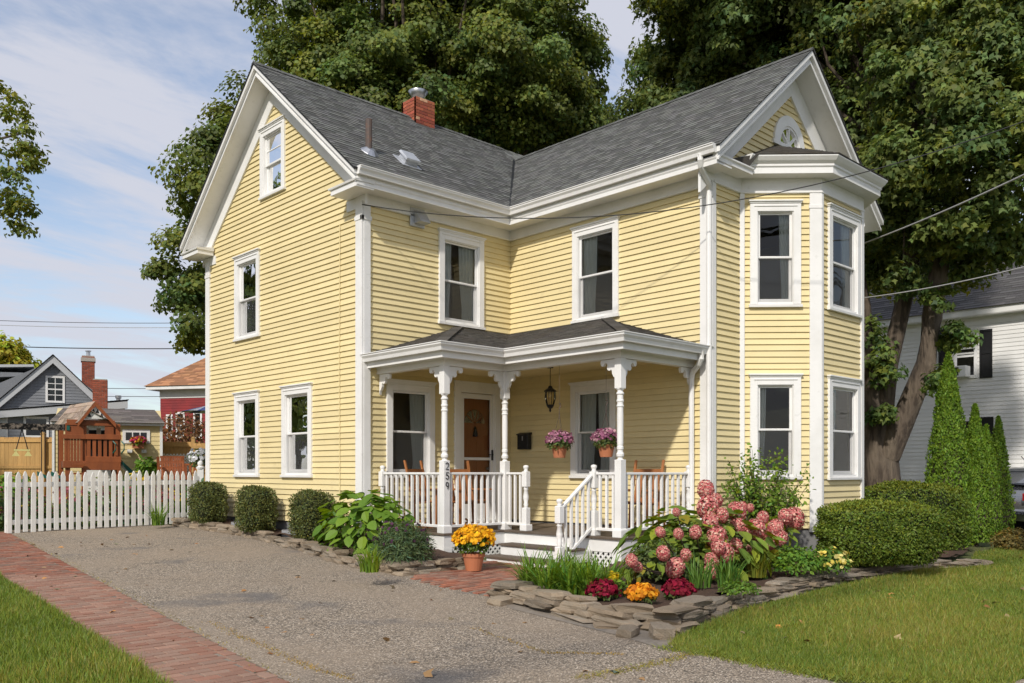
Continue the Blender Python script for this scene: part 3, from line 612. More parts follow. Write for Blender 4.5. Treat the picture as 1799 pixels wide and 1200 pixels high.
# ------------------------------------------------------------------ porch (parts of the house)
DK = .235; PX, PX2, PY, PY2 = .325, 1.558, -1.681, -4.035
pp_ = [(PX, 0), (PX, PY), (PX2, PY), (PX2, PY2), (A_, PY2)]
planks = []; x = PX-.10
while x < A_-.02:
    x1 = min(x+.118, A_-.005); y0 = PY-.10 if x < PX2-.12 else PY2-.10
    mb = MB(); mb.box(x, x1, y0, -.02, DK-.03, DK); planks.append(mb); x += .122
deck = MB(); deck.prism([(PX-.02, -.02), (PX-.02, PY-.02), (PX2-.02, PY-.02), (PX2-.02, PY2-.02), (A_-.01, PY2-.02), (A_-.01, -.02)][::-1], 2, DK-.07, DK-.031)
deck = deck.build('porch_deck', 'deck', house)
for mb in planks: mb.build('plank', 'deck', deck, bevel=.003)
mb = MB(); mb.sweep(pp_, [(.055, .02), (.08, .02), (.08, DK-.032), (.055, DK-.032)]); trim('porch_skirt', mb)
for (x, y) in ((PX, PY), (PX2, PY2), (PX2, PY)): mb = MB(); mb.box(x-.09, x+.075, y-.09, y+.075, -.45, .018); trim('porch_pier', mb)
# lattice
lat = MB()
def lattice(T, L, z0, z1, step=.095):
    m_ = MB(T); k = -int((z1-z0)/step)-1
    h = z1-z0
    while k*step < L:
        for sg, v in ((1, 0), (-1, .008)):
            a = k*step; p = [(a, z0), (a+h, z1)] if sg == 1 else [(a+h, z0), (a, z1)]
            (x0, y0), (x1, y1) = p
            def cut(xx): return y0+(xx-x0)*(y1-y0)/(x1-x0)
            lo, hi = max(0, min(x0, x1)), min(L, max(x0, x1))
            if hi-lo > .02:
                m_.bar((lo, v, cut(lo)), (hi, v, cut(hi)), .030, .007, up=(0, 1, 0))
        k += 1
    lat.v += []; o = len(lat.v); lat.v += m_.v; lat.c += m_.c; lat.f += [tuple(i+o for i in f) for f in m_.f]
for O, U, Nn, L in (((PX-.06, PY+.08), (0, 1), (-1, 0), 1.5), ((PX+.08, PY-.06), (1, 0), (0, -1), 1.1), ((PX2-.06, PY2+.08), (0, 1), (-1, 0), .42), ((PX2+.08, PY2-.06), (1, 0), (0, -1), 1.5)):
    lattice(frame(O, U, Nn), L, -.42, .02)
lo_ = lat.build('lattice', 'white', house, recalc=True); lo_['kind'] = 'stuff'
mb = MB(); mb.sweep([(PX, 0), (PX, PY), (PX2, PY), (PX2, PY2), (A_, PY2)], [(-.10, -.5), (-.08, -.5), (-.08, .15), (-.10, .15)]); mb.build('under_porch_shade', 'black', house)  # black sheet behind the lattice, standing in for shade under the deck
# steps
st = MB(); 
ys0, ys1 = -2.13, -3.58
for i, (xn, zt_) in enumerate(((1.02, .07), (.73, -.09))):
    st.box(xn+.03, 1.46, ys1, ys0, -.5, zt_-.035)
stp = st.build('porch_steps', 'white', house, bevel=.003)
for xn, zt_ in ((1.02, .07), (.73, -.09)):
    for kx in (0, 1): mb = MB(); mb.box(xn+.15*kx, xn+.146+.15*kx, ys1-.03, ys0+.03, zt_-.032, zt_); mb.build('tread', 'deck', stp, bevel=.004)
# posts
def turned(mb, x, y, segs, n=12): mb.lathe(segs, x, y, n)
def post(x, y, number=False):
    mb = MB(); w_ = .058
    mb.box(x-.08, x+.08, y-.08, y+.08, DK, DK+.105); mb.hexa([(x-.08,y-.08,DK+.105),(x+.08,y-.08,DK+.105),(x+.08,y+.08,DK+.105),(x-.08,y+.08,DK+.105),(x-w_,y-w_,DK+.13),(x+w_,y-w_,DK+.13),(x+w_,y+w_,DK+.13),(x-w_,y+w_,DK+.13)])
    mb.box(x-w_, x+w_, y-w_, y+w_, DK+.13, 1.32)
    o = mb.build('porch_post', 'white', house, bevel=.005)
    mb = MB(); mb.box(x-w_, x+w_, y-w_, y+w_, 2.31, 2.735); mb.build('capital_block', 'white', o, bevel=.005)
    t = MB(); pr = [(.052, 1.32), (.035, 1.335), (.035, 1.345), (.054, 1.37), (.056, 1.40), (.040, 1.43), (.040, 1.455), (.048, 1.465), (.048, 1.50), (.040, 1.51), (.044, 1.54), (.046, 1.9), (.043, 2.05), (.052, 2.06), (.052, 2.075), (.044, 2.085), (.044, 2.12), (.052, 2.13), (.052, 2.15), (.044, 2.16), (.044, 2.22), (.056, 2.235), (.056, 2.25), (.04, 2.265), (.04, 2.285), (.055, 2.30), (.055, 2.312)]
    t.lathe(pr, x, y, 16); t.build('shaft', 'white', o, smooth=False)
    return o
def bracket(parent, x, y, d, z=2.73, s=1.0):
    "scroll-cut bracket, in the plane of direction d"
    out = [(0, 0), (.27, 0), (.285, -.03), (.275, -.07), (.25, -.085), (.225, -.075), (.215, -.05), (.19, -.04), (.165, -.05), (.155, -.08), (.165, -.11), (.15, -.14), (.12, -.15), (.09, -.135), (.075, -.15), (.07, -.19), (.045, -.235), (.02, -.25), (0, -.31)]
    out = [(u*s, v*s*1.05) for u, v in out]; dd = np.array([*d, 0.]); nn = np.array([-d[1], d[0], 0.])
    T = lambda p: tuple(np.array([x, y, z])+dd*p[0]+nn*p[1]+UP*p[2])
    mb = MB(T); mb.prism(out, 1, -.022, .022); return mb.build('bracket', 'white', parent)
po1 = post(PX, PY); po2 = post(PX2, PY); po4 = post(PX2, PY2)
g_ = .058
bracket(po1, PX, PY+g_, (0, 1)); bracket(po1, PX+g_, PY, (1, 0)); bracket(po2, PX2-g_, PY, (-1, 0)); bracket(po2, PX2, PY-g_, (0, -1)); bracket(po4, PX2, PY2+g_, (0, 1)); bracket(po4, PX2+g_, PY2, (1, 0))
bracket(house, PX, -.03, (0, -1)); bracket(house, A_-.03, PY2, (-1, 0))
# house number on the corner post: 2 5 9 drawn as bent metal strokes
def digit(strokes, zc, h=.10):
    mb = MB()
    for s in strokes:
        pts = [(PX-.060, PY-.060+.0, 0)]
        q = [(PX+(u-.5)*h*.62+.002, PY-.0625, zc+(v-.5)*h) for u, v in s]
        mb.tube(q, .0075, 6)
    return mb.build('house_number', 'black', po1)
arc = lambda cx, cy, rx, ry, a0, a1, n=9: [(cx+rx*math.cos(R(a0+(a1-a0)*i/n)), cy+ry*math.sin(R(a0+(a1-a0)*i/n))) for i in range(n+1)]
digit([arc(.5, .72, .42, .28, 165, -45)+[(.1, .02), (.95, .03)]], 1.235)
digit([[(.9, 1), (.25, .98), (.18, .58)]+arc(.48, .33, .42, .32, 120, -160)], 1.09)
digit([arc(.5, .7, .4, .3, 0, 360, 14), [(.9, .72), (.86, .4), (.6, 0)]], .945)
def newel(x, y, z0, h=1.02, base=True):
    w_ = .05; mb = MB(); zt_ = z0+h
    if base: mb.box(x-.072, x+.072, y-.072, y+.072, z0, z0+.10)
    mb.box(x-w_, x+w_, y-w_, y+w_, z0, z0+.36)
    o = mb.build('newel_post', 'white', house, bevel=.008)
    mb = MB(); mb.box(x-w_, x+w_, y-w_, y+w_, zt_-.34, zt_-.10); mb.build('upper_block', 'white', o, bevel=.008)
    t = MB(); t.lathe([(.046, z0+.355), (.03, z0+.385), (.043, z0+.41), (.03, z0+.435), (.044, z0+.50), (.046, z0+.53), (.03, zt_-.385), (.045, zt_-.37), (.03, zt_-.355), (.045, zt_-.335)], x, y, 14); t.build('turning', 'white', o, smooth=True); t = MB(); t.lathe([(.045, zt_-.105), (.03, zt_-.075), (.028, zt_-.07), (.042, zt_-.045), (.045, zt_-.03), (.038, zt_-.01), (.015, zt_)], x, y, 14); t.build('finial', 'white', o, smooth=True)
    return o
newel(PX, -.09, DK); newel(PX2, -2.16, DK); newel(PX2, -3.55, DK); newel(A_-.09, PY2, DK); newel(.84, -3.55, -.24, 1.02, base=False)
def railing(p, q, n, ends=(.06, .06), zt_=1.145, slope=0):
    p = np.array(p, float); q = np.array(q, float); d = q-p; L = np.linalg.norm(d); d /= L; a = p+d*ends[0]; b = q-d*ends[1]
    A = lambda t, z: (a[0]+(b[0]-a[0])*t, a[1]+(b[1]-a[1])*t, z+slope*t)
    r = MB(); r.bar(A(0, zt_-.02), A(1, zt_-.02), .062, .035); o = r.build('railing', 'white', house, bevel=.006)
    zb_ = DK+.10 if not slope else DK+.12
    r = MB(); r.bar(A(0, zb_), A(1, zb_), .05, .04); r.build('bottom_rail', 'white', o, bevel=.004)
    for i in range(n):
        t = (i+.5)/n; c = A(t, 0); mb = MB(); mb.box(c[0]-.0175, c[0]+.0175, c[1]-.0175, c[1]+.0175, zb_+c[2]-0+.01, zt_+c[2]-.035); mb.build('baluster', 'white', o)
railing((PX, -.09), (PX, PY), 11); railing((PX, PY), (PX2, PY), 9); railing((PX2, PY), (PX2, -2.16), 3); railing((PX2, -3.55), (PX2, PY2), 3); railing((PX2, PY2), (A_-.09, PY2), 11)
railing((PX2, -3.55), (.84, -3.55), 5, zt_=1.12, slope=-.43)
# porch entablature, ceiling, roof
mb = MB(); mb.sweep(pp_, [(-.06, 2.735), (.06, 2.735), (.06, 2.83), (.075, 2.85), (.075, 2.87), (-.06, 2.87)]); trim('porch_beam', mb)
mb = MB(); mb.sweep([(PX, -.01)]+pp_[1:4]+[(A_-.01, PY2)], [(-.06, 2.871), (.24, 2.842), (.24, 2.865), (-.06, 2.895)]); trim('porch_soffit', mb)
mb = MB(); mb.sweep([(PX, -.005)]+pp_[1:4]+[(A_-.005, PY2)], [(.235, 2.815), (.258, 2.815), (.258, 2.96), (.235, 2.96)]); trim('porch_fascia', mb)
mb = MB(); mb.sweep([(PX, .0)]+pp_[1:4]+[(A_+.02, PY2)], gprof(.259, 3.035)); mb.build('porch_gutter', 'white', house)
mb = MB(); mb.prism([(PX-.05, -.01), (PX-.05, PY+.05), (PX2-.05, PY+.05), (PX2-.05, PY2+.05), (A_-.01, PY2+.05), (A_-.01, -.01)][::-1], 2, 2.872, 2.9); mb.build('porch_ceiling', 'yellow', house)
o_ = .30; ze = 3.03; k_ = .335
e1 = (PX-o_, PY-o_); e2 = (PX2-o_, PY-o_); e3 = (PX2-o_, PY2-o_)
D1 = -e1[1]; zt1 = ze+k_*D1; D2 = A_-e3[0]; zt2 = ze+k_*D2
pr_ = MB(); t1 = (e1[0]+D1, -.01); t2 = (A_-.01, e3[1]+D2)
shingles(pr_, [(e1[0], -.01, ze), (*e1, ze), (*t1, zt1)], (0, 1), .12)
shingles(pr_, [(*e1, ze), (*e2, ze), (e2[0]+D1, -.01, zt1), (*t1, zt1)], (0, 1), .12)
shingles(pr_, [(*e2, ze), (*e3, ze), (*t2, zt2), (A_-.01, e2[1]+D2, zt2)], (0, 1), .12)
shingles(pr_, [(*e3, ze), (A_-.01, e3[1], ze), (*t2, zt2)], (0, 1), .12)
for p, q, t in ((e1, None, (*t1, zt1)), (e3, None, (*t2, zt2))): ridge_cap(pr_, (*p, ze), t, (.7, -.7, 0), (-.7, .7, 0), .09)
pr_.build('porch_roof', 'shingle_porch', house, recalc=False, cols=True)
# door with fan light, storm frame and casing
TF = walls['F'][0]; d0, d1 = DOOR[0], DOOR[1]
mb = MB(TF); mb.box(d0, d0+.13, 0, .04, DK, DOOR[3]); mb.box(d1-.13, d1, 0, .04, DK, DOOR[3]); mb.box(d0+.13, d1-.13, 0, .039, 2.56, DOOR[3]); mb.box(d0+.13, d0+.155, -.12, .03, DK, 2.56); mb.box(d1-.155, d1-.13, -.12, .03, DK, 2.56); mb.box(d0+.13, d1-.13, -.12, .045, DK, DK+.05)
dc = mb.build('door_casing', 'white', house, bevel=.003)
x0, x1 = d0+.155, d1-.155
mb = MB(TF); mb.box(x0, x0+.075, -.03, .012, DK+.05, 2.55); mb.box(x1-.075, x1, -.03, .012, DK+.05, 2.55); mb.box(x0+.075, x1-.075, -.03, .011, 2.46, 2.55); mb.box(x0+.075, x1-.075, -.03, .011, DK+.05, DK+.34); mb.box(x0+.075, x1-.075, -.03, .011, 1.36, 1.41)
sd = mb.build('storm_door', 'white', house, bevel=.003)
g = MB(TF); g.quad((x0+.07, -.012, DK+.3), (x1-.07, -.012, DK+.3), (x1-.07, -.012, 2.5), (x0+.07, -.012, 2.5)); g.build('pane', 'glass', sd, recalc=False)
g = MB(TF); g.box(x1-.055, x1-.025, .012, .03, 1.36, 1.55); g.bar((x1-.04, .05, 1.46), (x1-.15, .05, 1.46), .016, .014); g.build('handle', 'black', sd)
mb = MB(TF); mb.box(x0, x1, -.11, -.07, DK+.05, 2.55)
for pz0, pz1 in ((.45, 1.0), (1.08, 1.75)):
    for pu0, pu1 in ((x0+.13, (x0+x1)/2-.04), ((x0+x1)/2+.04, x1-.13)): mb.box(pu0, pu1, -.0705, -.062, pz0, pz1)
dr = mb.build('door', 'door', house, bevel=.004)
uc = (x0+x1)/2
mb = MB(TF); mb.add([(uc-.24*math.cos(math.pi*i/14), -.0675, 2.03+.24*math.sin(math.pi*i/14)) for i in range(15)], [tuple(range(15))]); mb.build('fan_light', 'glass', dr, recalc=False)
mb = MB(TF); mb.add([(uc-.245*math.cos(math.pi*i/14), -.069, 2.03+.245*math.sin(math.pi*i/14)) for i in range(15)], [tuple(range(15))]); mb.build('fan_backing', 'black', dr, recalc=False)
mb = MB(TF)
for t in (36, 72, 108, 144): mb.bar((uc, -.064, 2.03), (uc-.24*math.cos(R(t)), -.064, 2.03+.24*math.sin(R(t))), .018, .008, up=(0, 1, 0))
mb.build('muntin', 'door', dr)
mb = MB(TF); mb.lathe([(.005, 1.78), (.05, 1.79), (.045, 1.84), (.025, 1.93), (.01, 1.97)], uc, -.05, 10); mb.build('door_bell_ornament', 'black', dr)
mb = MB(TF); mb.lathe([(.028, 1.19), (.03, 1.21), (.02, 1.235)], x1-.1, -.045, 10); mb.build('knob', 'metal_grey', dr)
# ------------------------------------------------------------------ ground, drive, paths, beds
def sheet(name, poly, off, m, kind='structure', res=None):
    "flat sheet following the sloping ground; poly in plan"
    P = [(x, y, gz(x, y)+off) for x, y in poly]; mb = MB(); mb.add(P, [tuple(range(len(P)))]); o = mb.build(name, m, None, recalc=False); o['kind'] = kind; return o
g = MB(); ys = [-400, -60, -30, -12, -8, -4, 0, 4, 7, 12, 40, 400]; xs = [-400, -40, -10, -4, 0, 5, 10, 20, 60, 400]
for i in range(len(xs)-1):
    for j in range(len(ys)-1):
        z = lambda y: gz(0, max(y, -12))
        g.quad((xs[i], ys[j], z(ys[j])), (xs[i+1], ys[j], z(ys[j])), (xs[i+1], ys[j+1], z(ys[j+1])), (xs[i], ys[j+1], z(ys[j+1])))
g.build('ground', 'ground', None, recalc=False)['kind'] = 'structure'
BX0, BX1 = -5.38, -4.42          # brick walk (plan)
def walk_x(y): return (-5.25-.022*(y-0)*-1 if False else -5.20+.055*y+.004*y*y*0, -4.28+.085*y)
def wl(y): return -5.16+.066*y
def wr(y): return -4.24+.0985*y
DRV = [(wr(6.2)-.012, 6.2), (wr(-9)-.012, -9.0), (-1.9, -9.0), (-1.75, -8.2), (-1.95, -7.45), (-1.72, -6.7), (-1.62, -5.6), (-1.45, -4.8), (-.4, -4.75), (-.35, -2.9), (-1.05, -2.75), (-1.25, -1.9), (-1.0, -.4), (-.6, 2), (-.5, 3.4), (-.75, 5.7), (-.7, 6.2)]
sheet('driveway', DRV, .012, 'asphalt')
sheet('sidewalk', [(wr(-9)-12, -9.0), (wr(-9)-12, -10.6), (-.6, -10.6), (-.6, -9.75), (-1.2, -9.3), (-1.9, -9.0)], .010, 'asphalt')
sheet('sand_edge', [(-1.95, -7.6), (-1.75, -7.8), (-1.6, -7.6), (-1.5, -7.3), (-1.5, -6.6), (-1.4, -5.2), (-1.55, -4.9), (-1.72, -5.3), (-1.8, -6.2), (-1.86, -6.8), (-1.98, -7.4)][::-1], .016, 'sand')
sheet('street', [(-300, -11.0), (-300, -60), (300, -60), (300, -9.78), (-.4, -9.78), (-.7, -11.0)], -.02+.02, 'street')
kb = MB()
for i in range(14):
    x = -.45+i*1.5; kb.box(x, x+1.48, -9.92, -9.76, gz(0, -9.8)-.1, gz(0, -9.8)+.10)
kb.build('kerb', 'kerbstone', None, bevel=.012)['kind'] = 'structure'
# brick walk: running courses across, a soldier edge along the drive
bm_ = MB(); bm_.box(-.5, .5, -.5, .5, 0, .5); bme = bm_.mesh('brick', bevel=.03); bme.materials.append(MATS['brickred'])
sheet('brick_walk', [(wl(-9), -9), (wl(6), 6), (wr(6), 6), (wr(-9), -9)], .006, 'sand')
bw = bpy.data.objects['brick_walk']
cells = []
y = -8.6; r_ = 0
while y < 5.9:
    x = wl(y)-(.1 if r_ % 2 else 0); xe_ = wr(y)-.11
    while x < xe_:
        a, b = max(x, wl(y)), min(x+.2, xe_)
        if b-a > .04: cells.append(((a+b)/2, y+.05, b-a-.009, .092, random.uniform(-.02, .02)))
        x += .2
    y += .101; r_ += 1
y = -8.6
while y < 5.9: cells.append((wr(y)-.055, y+.1, .096, .190, 0)); y += .2
def vis(c):
    d = np.array([c[0], c[1], 0])-CAM; z = d@FW
    if z < 1: return -1
    px = CXP+FPX*(d@RT)/z; py = YHP-FPX*(gz(c[0], c[1])-CAM[2])/z
    return 1/z if -40 < px < 1840 and py < 1230 else -1
cells.sort(key=vis, reverse=True)
far = MB()
def brickcol():
    g = random.uniform(.75, 1.25); t = random.random()
    k = random.uniform(0, 1) if t > .4 else random.uniform(1, 2.0)
    return (g*(1.06-.12*k), g*(1.5+.38*k), g*(1.6+.8*k))
pal = []
for i in range(7):
    m2 = bme.copy(); cc = brickcol(); a = m2.color_attributes.new('Col', 'FLOAT_COLOR', 'POINT'); a.data.foreach_set('color', [*cc, 1]*len(m2.vertices)); pal.append(m2)
nb = 0
for c in cells:
    v = vis(c)
    if v < 0: continue
    z = gz(c[0], c[1])+random.uniform(.010, .0155)
    if nb < 295:
        o = obj('brick', random.choice(pal), 'brickred', bw, (c[0], c[1], z-.05), (random.uniform(-.008, .008)-.0, random.uniform(-.008, .008), c[4]), (c[2], c[3], .1)); nb += 1
    else:
        far.col = brickcol(); far.box(c[0]-c[2]/2, c[0]+c[2]/2, c[1]-c[3]/2, c[1]+c[3]/2, z-.02, z)
far.build('bricks', 'brickred', bw, cols=True)['kind'] = 'stuff'
sheet('brick_patio', [(-1.42, -4.78), (.75, -4.2), (.75, -2.0), (-.3, -2.35), (-1.2, -2.9)], .016, 'sand')
bp = bpy.data.objects['brick_patio']; far = MB(); y = -4.78; r_ = 0
while y < -2.3:
    x = -1.40+random.uniform(0, .03)+(.1 if r_ % 2 else 0)
    while x < .74:
        cxm = x+.1
        inside = (y < -2.95+(cxm+1.2)*.55) and (y > -4.72+max(0, (cxm+1.4))*.05) and cxm > -1.4+max(0, (y+4.7))*.08
        if inside:
            far.col = brickcol(); z = gz(x, y)+random.uniform(.024, .032); far.box(x+.003, x+.195, y+.003, y+.096, z-.03, z)
        x += .2
    y += .1; r_ += 1
far.build('bricks', 'brickred', bp, cols=True)['kind'] = 'stuff'
# planting beds (raised soil)
def bed(name, poly, h, res=.16, m='soil'):
    P = np.array(poly); x0, y0 = P.min(0); x1, y1 = P.max(0)
    def ins(x, y):
        r = False; j = len(poly)-1
        for i in range(len(poly)):
            if (poly[i][1] > y) != (poly[j][1] > y) and x < (poly[j][0]-poly[i][0])*(y-poly[i][1])/(poly[j][1]-poly[i][1])+poly[i][0]: r = not r
            j = i
        return r
    nx, ny = int((x1-x0)/res)+2, int((y1-y0)/res)+2; V = []; F = []
    for i in range(nx):
        for j in range(ny):
            x, y = x0+i*res, y0+j*res; V.append((x, y, gz(x, y)+h+.025*math.sin(x*5.1+y*3)+.02*math.sin(x*9-y*7.7)+random.uniform(-.012, .012)))
    for i in range(nx-1):
        for j in range(ny-1):
            if ins(x0+(i+.5)*res, y0+(j+.5)*res): F.append((i*ny+j, (i+1)*ny+j, (i+1)*ny+j+1, i*ny+j+1))
    o = np_mesh(name, np.array(V), np.array(F), m, None, smooth=True); o['kind'] = 'structure'; return o
bed('garden_bed', [(-.02, 5.75), (-.55, 5.7), (-.38, 3.4), (-.5, 2), (-.86, -.4), (-1.08, -1.8), (-1.0, -2.5), (-.3, -2.6), (.25, -2.3), (.3, -1.75), (.3, 0), (0, 0)], .14, .12)
bed('front_garden_bed', [(-1.28, -4.75), (-1.35, -5.6), (-1.32, -6.45), (-.9, -6.75), (.5, -6.48), (2.7, -6.32), (5.1, -6.35), (6.8, -6.6), (8.6, -6.2), (8.6, -4.2), (3.3, -4.2), (1.5, -4.15), (.6, -4.05), (-.2, -4.3)], .115, .14)
# ------------------------------------------------------------------ dry stone walls: every stone a part
def stone_mesh(seed):
    r = random.Random(seed); bm = bmesh.new(); bmesh.ops.create_cube(bm, size=1); bmesh.ops.subdivide_edges(bm, edges=bm.edges[:], cuts=1, use_grid_fill=True)
    for v in bm.verts:
        e = sum(1 for q in v.co if abs(q) > .4); k = {3: .84, 2: .93, 1: 1, 0: 1}[e]
        v.co = Vector((v.co.x*k*r.uniform(.82, 1.08), v.co.y*k*r.uniform(.82, 1.08), v.co.z*(1 if e < 3 else .9)*r.uniform(.75, 1.08)))
    bmesh.ops.recalc_face_normals(bm, faces=bm.faces)
    me = bpy.data.meshes.new('stone'); bm.to_mesh(me); bm.free(); me.materials.append(MATS['stone']); return me
SM = [stone_mesh(i) for i in range(12)]
def stone_wall(name, label, path, courses, hs, seed, depth=.26, lens=(.2, .5), taper=0):
    rr = random.Random(seed); root = empty(name, (*path[0], gz(*path[0])), label, 'stone wall', None)
    P = [np.array(p, float) for p in path]; Ls = [np.linalg.norm(P[i+1]-P[i]) for i in range(len(P)-1)]; tot = sum(Ls)
    def pt(s):
        i = 0
        while i < len(Ls)-1 and s > Ls[i]: s -= Ls[i]; i += 1
        d = (P[i+1]-P[i])/Ls[i]; return P[i]+d*s, math.atan2(d[1], d[0])
    cnt = 0
    for c in range(courses):
        s = -rr.uniform(0, .2)
        while s < tot:
            l = rr.uniform(*lens)*(1.15 if c == courses-1 else 1); h = hs*rr.uniform(.75, 1.35); p, an = pt(max(0, min(tot, s+l/2)))
            if c < courses-1 or rr.random() < .86:
                n = np.array([-math.sin(an), math.cos(an)]); q = p+n*(rr.uniform(-.03, .05)+.025*c)
                hs_ = hs*(1-taper*max(0, min(1, (s-2.2)/(tot-2.2)))); h *= hs_/hs
                obj('stone', rr.choice(SM), 'stone', root, (q[0], q[1], gz(*q)+hs_*(c+.42)+rr.uniform(-.008, .008)), (rr.uniform(-.07, .07), rr.uniform(-.06, .06), an+rr.uniform(-.16, .16)), (l*1.06, depth*rr.uniform(.7, 1.2), h*1.25)); cnt += 1
            s += l*rr.uniform(.92, 1.02)
    return cnt
c1 = stone_wall('stone_wall', 'low dry stone wall of thin grey slabs edging the driveway bed beside the boxwoods', [(.12, -2.62), (-.5, -2.66), (-1.1, -2.62), (-1.22, -1.9), (-.98, -.4), (-.58, 2), (-.48, 3.4), (-.72, 5.6)][::-1], 3, .055, 3, .22, (.16, .42))
c2 = stone_wall('stone_wall', 'long dry stone wall of flat fieldstones around the pink hydrangea bed by the lawn', [(-1.35, -4.72), (-1.5, -5.6), (-1.55, -6.55), (-1.15, -6.92), (.45, -6.62), (2.7, -6.46), (4.2, -6.47), (5.3, -6.55), (6.6, -6.95)], 4, .050, 5, .28, (.2, .58), .45)
for (x, y, l, d_, h, rz, lab) in ((-1.80, -6.88, .24, .18, .10, .3, 'small loose fieldstone at the corner foot of the bed wall'), (-1.60, -7.1, .30, .22, .15, .8, 'larger upright loose fieldstone at the lawn corner of the bed wall'), (-1.6, -5.0, .28, .22, .10, .1, 'flat loose stone lying beside the brick patio'), (6.9, -6.95, .5, .3, .08, .1, 'long flat loose slab at the far end of the bed wall')):
    o = obj('fieldstone', random.choice(SM), 'stone', None, (x, y, gz(x, y)+h*.4), (.1, -.08, rz), (l, d_, h)); tag(o, lab, 'stone', 'loose stones by the bed wall')
# ------------------------------------------------------------------ lawns
def lawn_noise(x, y): return (np.sin(x*1.3+y*.7)+np.sin(y*2.1-x*.9+1)+np.sin(x*3.7+2)*.5+np.sin(y*4.3+x*2.2)*.5+np.sin(x*8.1-y*6.3)*.3)/3.3
def in_poly(x, y, poly):
    r = np.zeros(len(x), bool); j = len(poly)-1
    for i in range(len(poly)):
        xi, yi = poly[i]; xj, yj = poly[j]
        if yi != yj: r ^= ((yi > y) != (yj > y)) & (x < (xj-xi)*(y-yi)/(yj-yi)+xi)
        j = i
    return r
def grass(name, label, poly, n, hgt=.045, dry=.2, wd=.0042, far_scale=True):
    P = np.array(poly); x = rng.uniform(P[:, 0].min(), P[:, 0].max(), n*4); y = rng.uniform(P[:, 1].min(), P[:, 1].max(), n*4)
    d = np.stack([x, y, np.zeros_like(x)], 1)-CAM; zc = d@FW; px = CXP+FPX*(d@RT)/np.maximum(zc, .5)
    k = in_poly(x, y, poly) & (zc > 3) & (px > -150) & (px < 1950); keep = rng.random(len(x)) < np.clip((7.5/np.maximum(zc, .5))**1.3, .05, 1); k &= keep
    x, y, zc = x[k][:n], y[k][:n], zc[k][:n]; m = len(x); nz = lawn_noise(x, y)
    h = hgt*rng.uniform(.4, 1.3, m)*(1+.45*nz)*np.where(rng.random(m) < .03, 1.7, 1)*(1+.03*zc); wv = wd*rng.uniform(.7, 1.3, m)*np.clip(zc/7, 1, 2.6)
    a = rng.uniform(0, 6.28, m); lean = rng.uniform(.1, .8, m); la = rng.uniform(0, 6.28, m)
    z = np.array([gz(0, t) for t in y])
    V = np.zeros((m, 3, 3)); cx_, sx_ = np.cos(a)*wv, np.sin(a)*wv
    V[:, 0] = np.stack([x-cx_, y-sx_, z], 1); V[:, 1] = np.stack([x+cx_, y+sx_, z], 1); V[:, 2] = np.stack([x+np.cos(la)*lean*h, y+np.sin(la)*lean*h, z+h], 1)
    dr = (rng.random(m) < np.clip(dry+.45*nz, .02, .9))[:, None]
    C = np.where(dr, tint(m, .2, .06, (1.65, 1.1, 1.6)), tint(m, .22, .10, (1, 1, 1))*(1+.18*nz[:, None]))
    o = np_mesh(name, V.reshape(-1, 3), np.arange(m*3).reshape(m, 3), 'grass', None, np.repeat(C, 3, 0)); tag(o, label, 'grass', None, 'stuff'); return o
grass('grass', 'bright green mown lawn left of the brick walk', [(wl(-9)+.03, -9), (wl(-6)+.02, -6), (wl(-3)+.04, -3), (wl(0)+.02, 0), (wl(3), 3), (wl(5), 5), (-14, 5), (-14, -9)], 210000, .05, .10)
grass('grass', 'patchy mown lawn with dry spots in front of the stone edged flower bed', [(-1.85, -7.35), (-1.35, -7.15), (-1.0, -7.06), (.45, -6.80), (2.7, -6.62), (5.2, -6.72), (6.6, -7.1), (7.2, -6.7), (8.6, -6.3), (16, -6.5), (22, -9.78), (-.85, -9.7), (-1.62, -8.9), (-1.78, -8.2)], 290000, .047, .34)
grass('grass', 'back lawn seen through the white pickets', [(-12, 6.6), (0, 6.6), (4, 12), (4, 20), (-14, 20)], 50000, .09, .1, .006)
# weeds in cracks of the drive
def weeds(name, label, pts, n, spread, h, m='grass', base=(1.3, 1.0, 1.2)):
    T = np.array(pts); i = rng.integers(0, len(T)-1, n); t = rng.random((n, 1)); p = T[i]*(1-t)+T[i+1]*t+rng.normal(0, spread, (n, 2))
    hh = h*rng.uniform(.3, 1, n); a = rng.uniform(0, 6.28, n); z = np.array([gz(0, q) for q in p[:, 1]])+.012; wv = .004
    V = np.zeros((n, 3, 3)); V[:, 0] = np.stack([p[:, 0]-np.cos(a)*wv, p[:, 1]-np.sin(a)*wv, z], 1); V[:, 1] = np.stack([p[:, 0]+np.cos(a)*wv, p[:, 1]+np.sin(a)*wv, z], 1); b = rng.uniform(0, 6.28, n)
    V[:, 2] = np.stack([p[:, 0]+np.cos(b)*hh, p[:, 1]+np.sin(b)*hh, z+hh*.8], 1)
    o = np_mesh(name, V.reshape(-1, 3), np.arange(n*3).reshape(n, 3), m, None, np.repeat(tint(n, .25, .15, base), 3, 0)); tag(o, label, 'weeds', None, 'stuff')
g2 = lambda *p: [tuple(og(a, b)[:2]) for a, b in p]
weeds('weeds', 'dry weeds growing along a crack in the driveway by the brick edge', g2((770, 1095), (850, 1120), (930, 1135), (1010, 1160), (1090, 1175), (1120, 1195)) if False else g2((370, 1095), (420, 1120), (470, 1140), (520, 1165), (560, 1180), (620, 1197)), 700, .03, .02, base=(2.0, 1.0, 1.5))
weeds('weeds', 'thin line of weeds in a driveway crack below the stone wall corner', g2((830, 1105), (900, 1130), (960, 1150), (1030, 1150), (1090, 1152)), 420, .02, .02, base=(1.9, .95, 1.4))
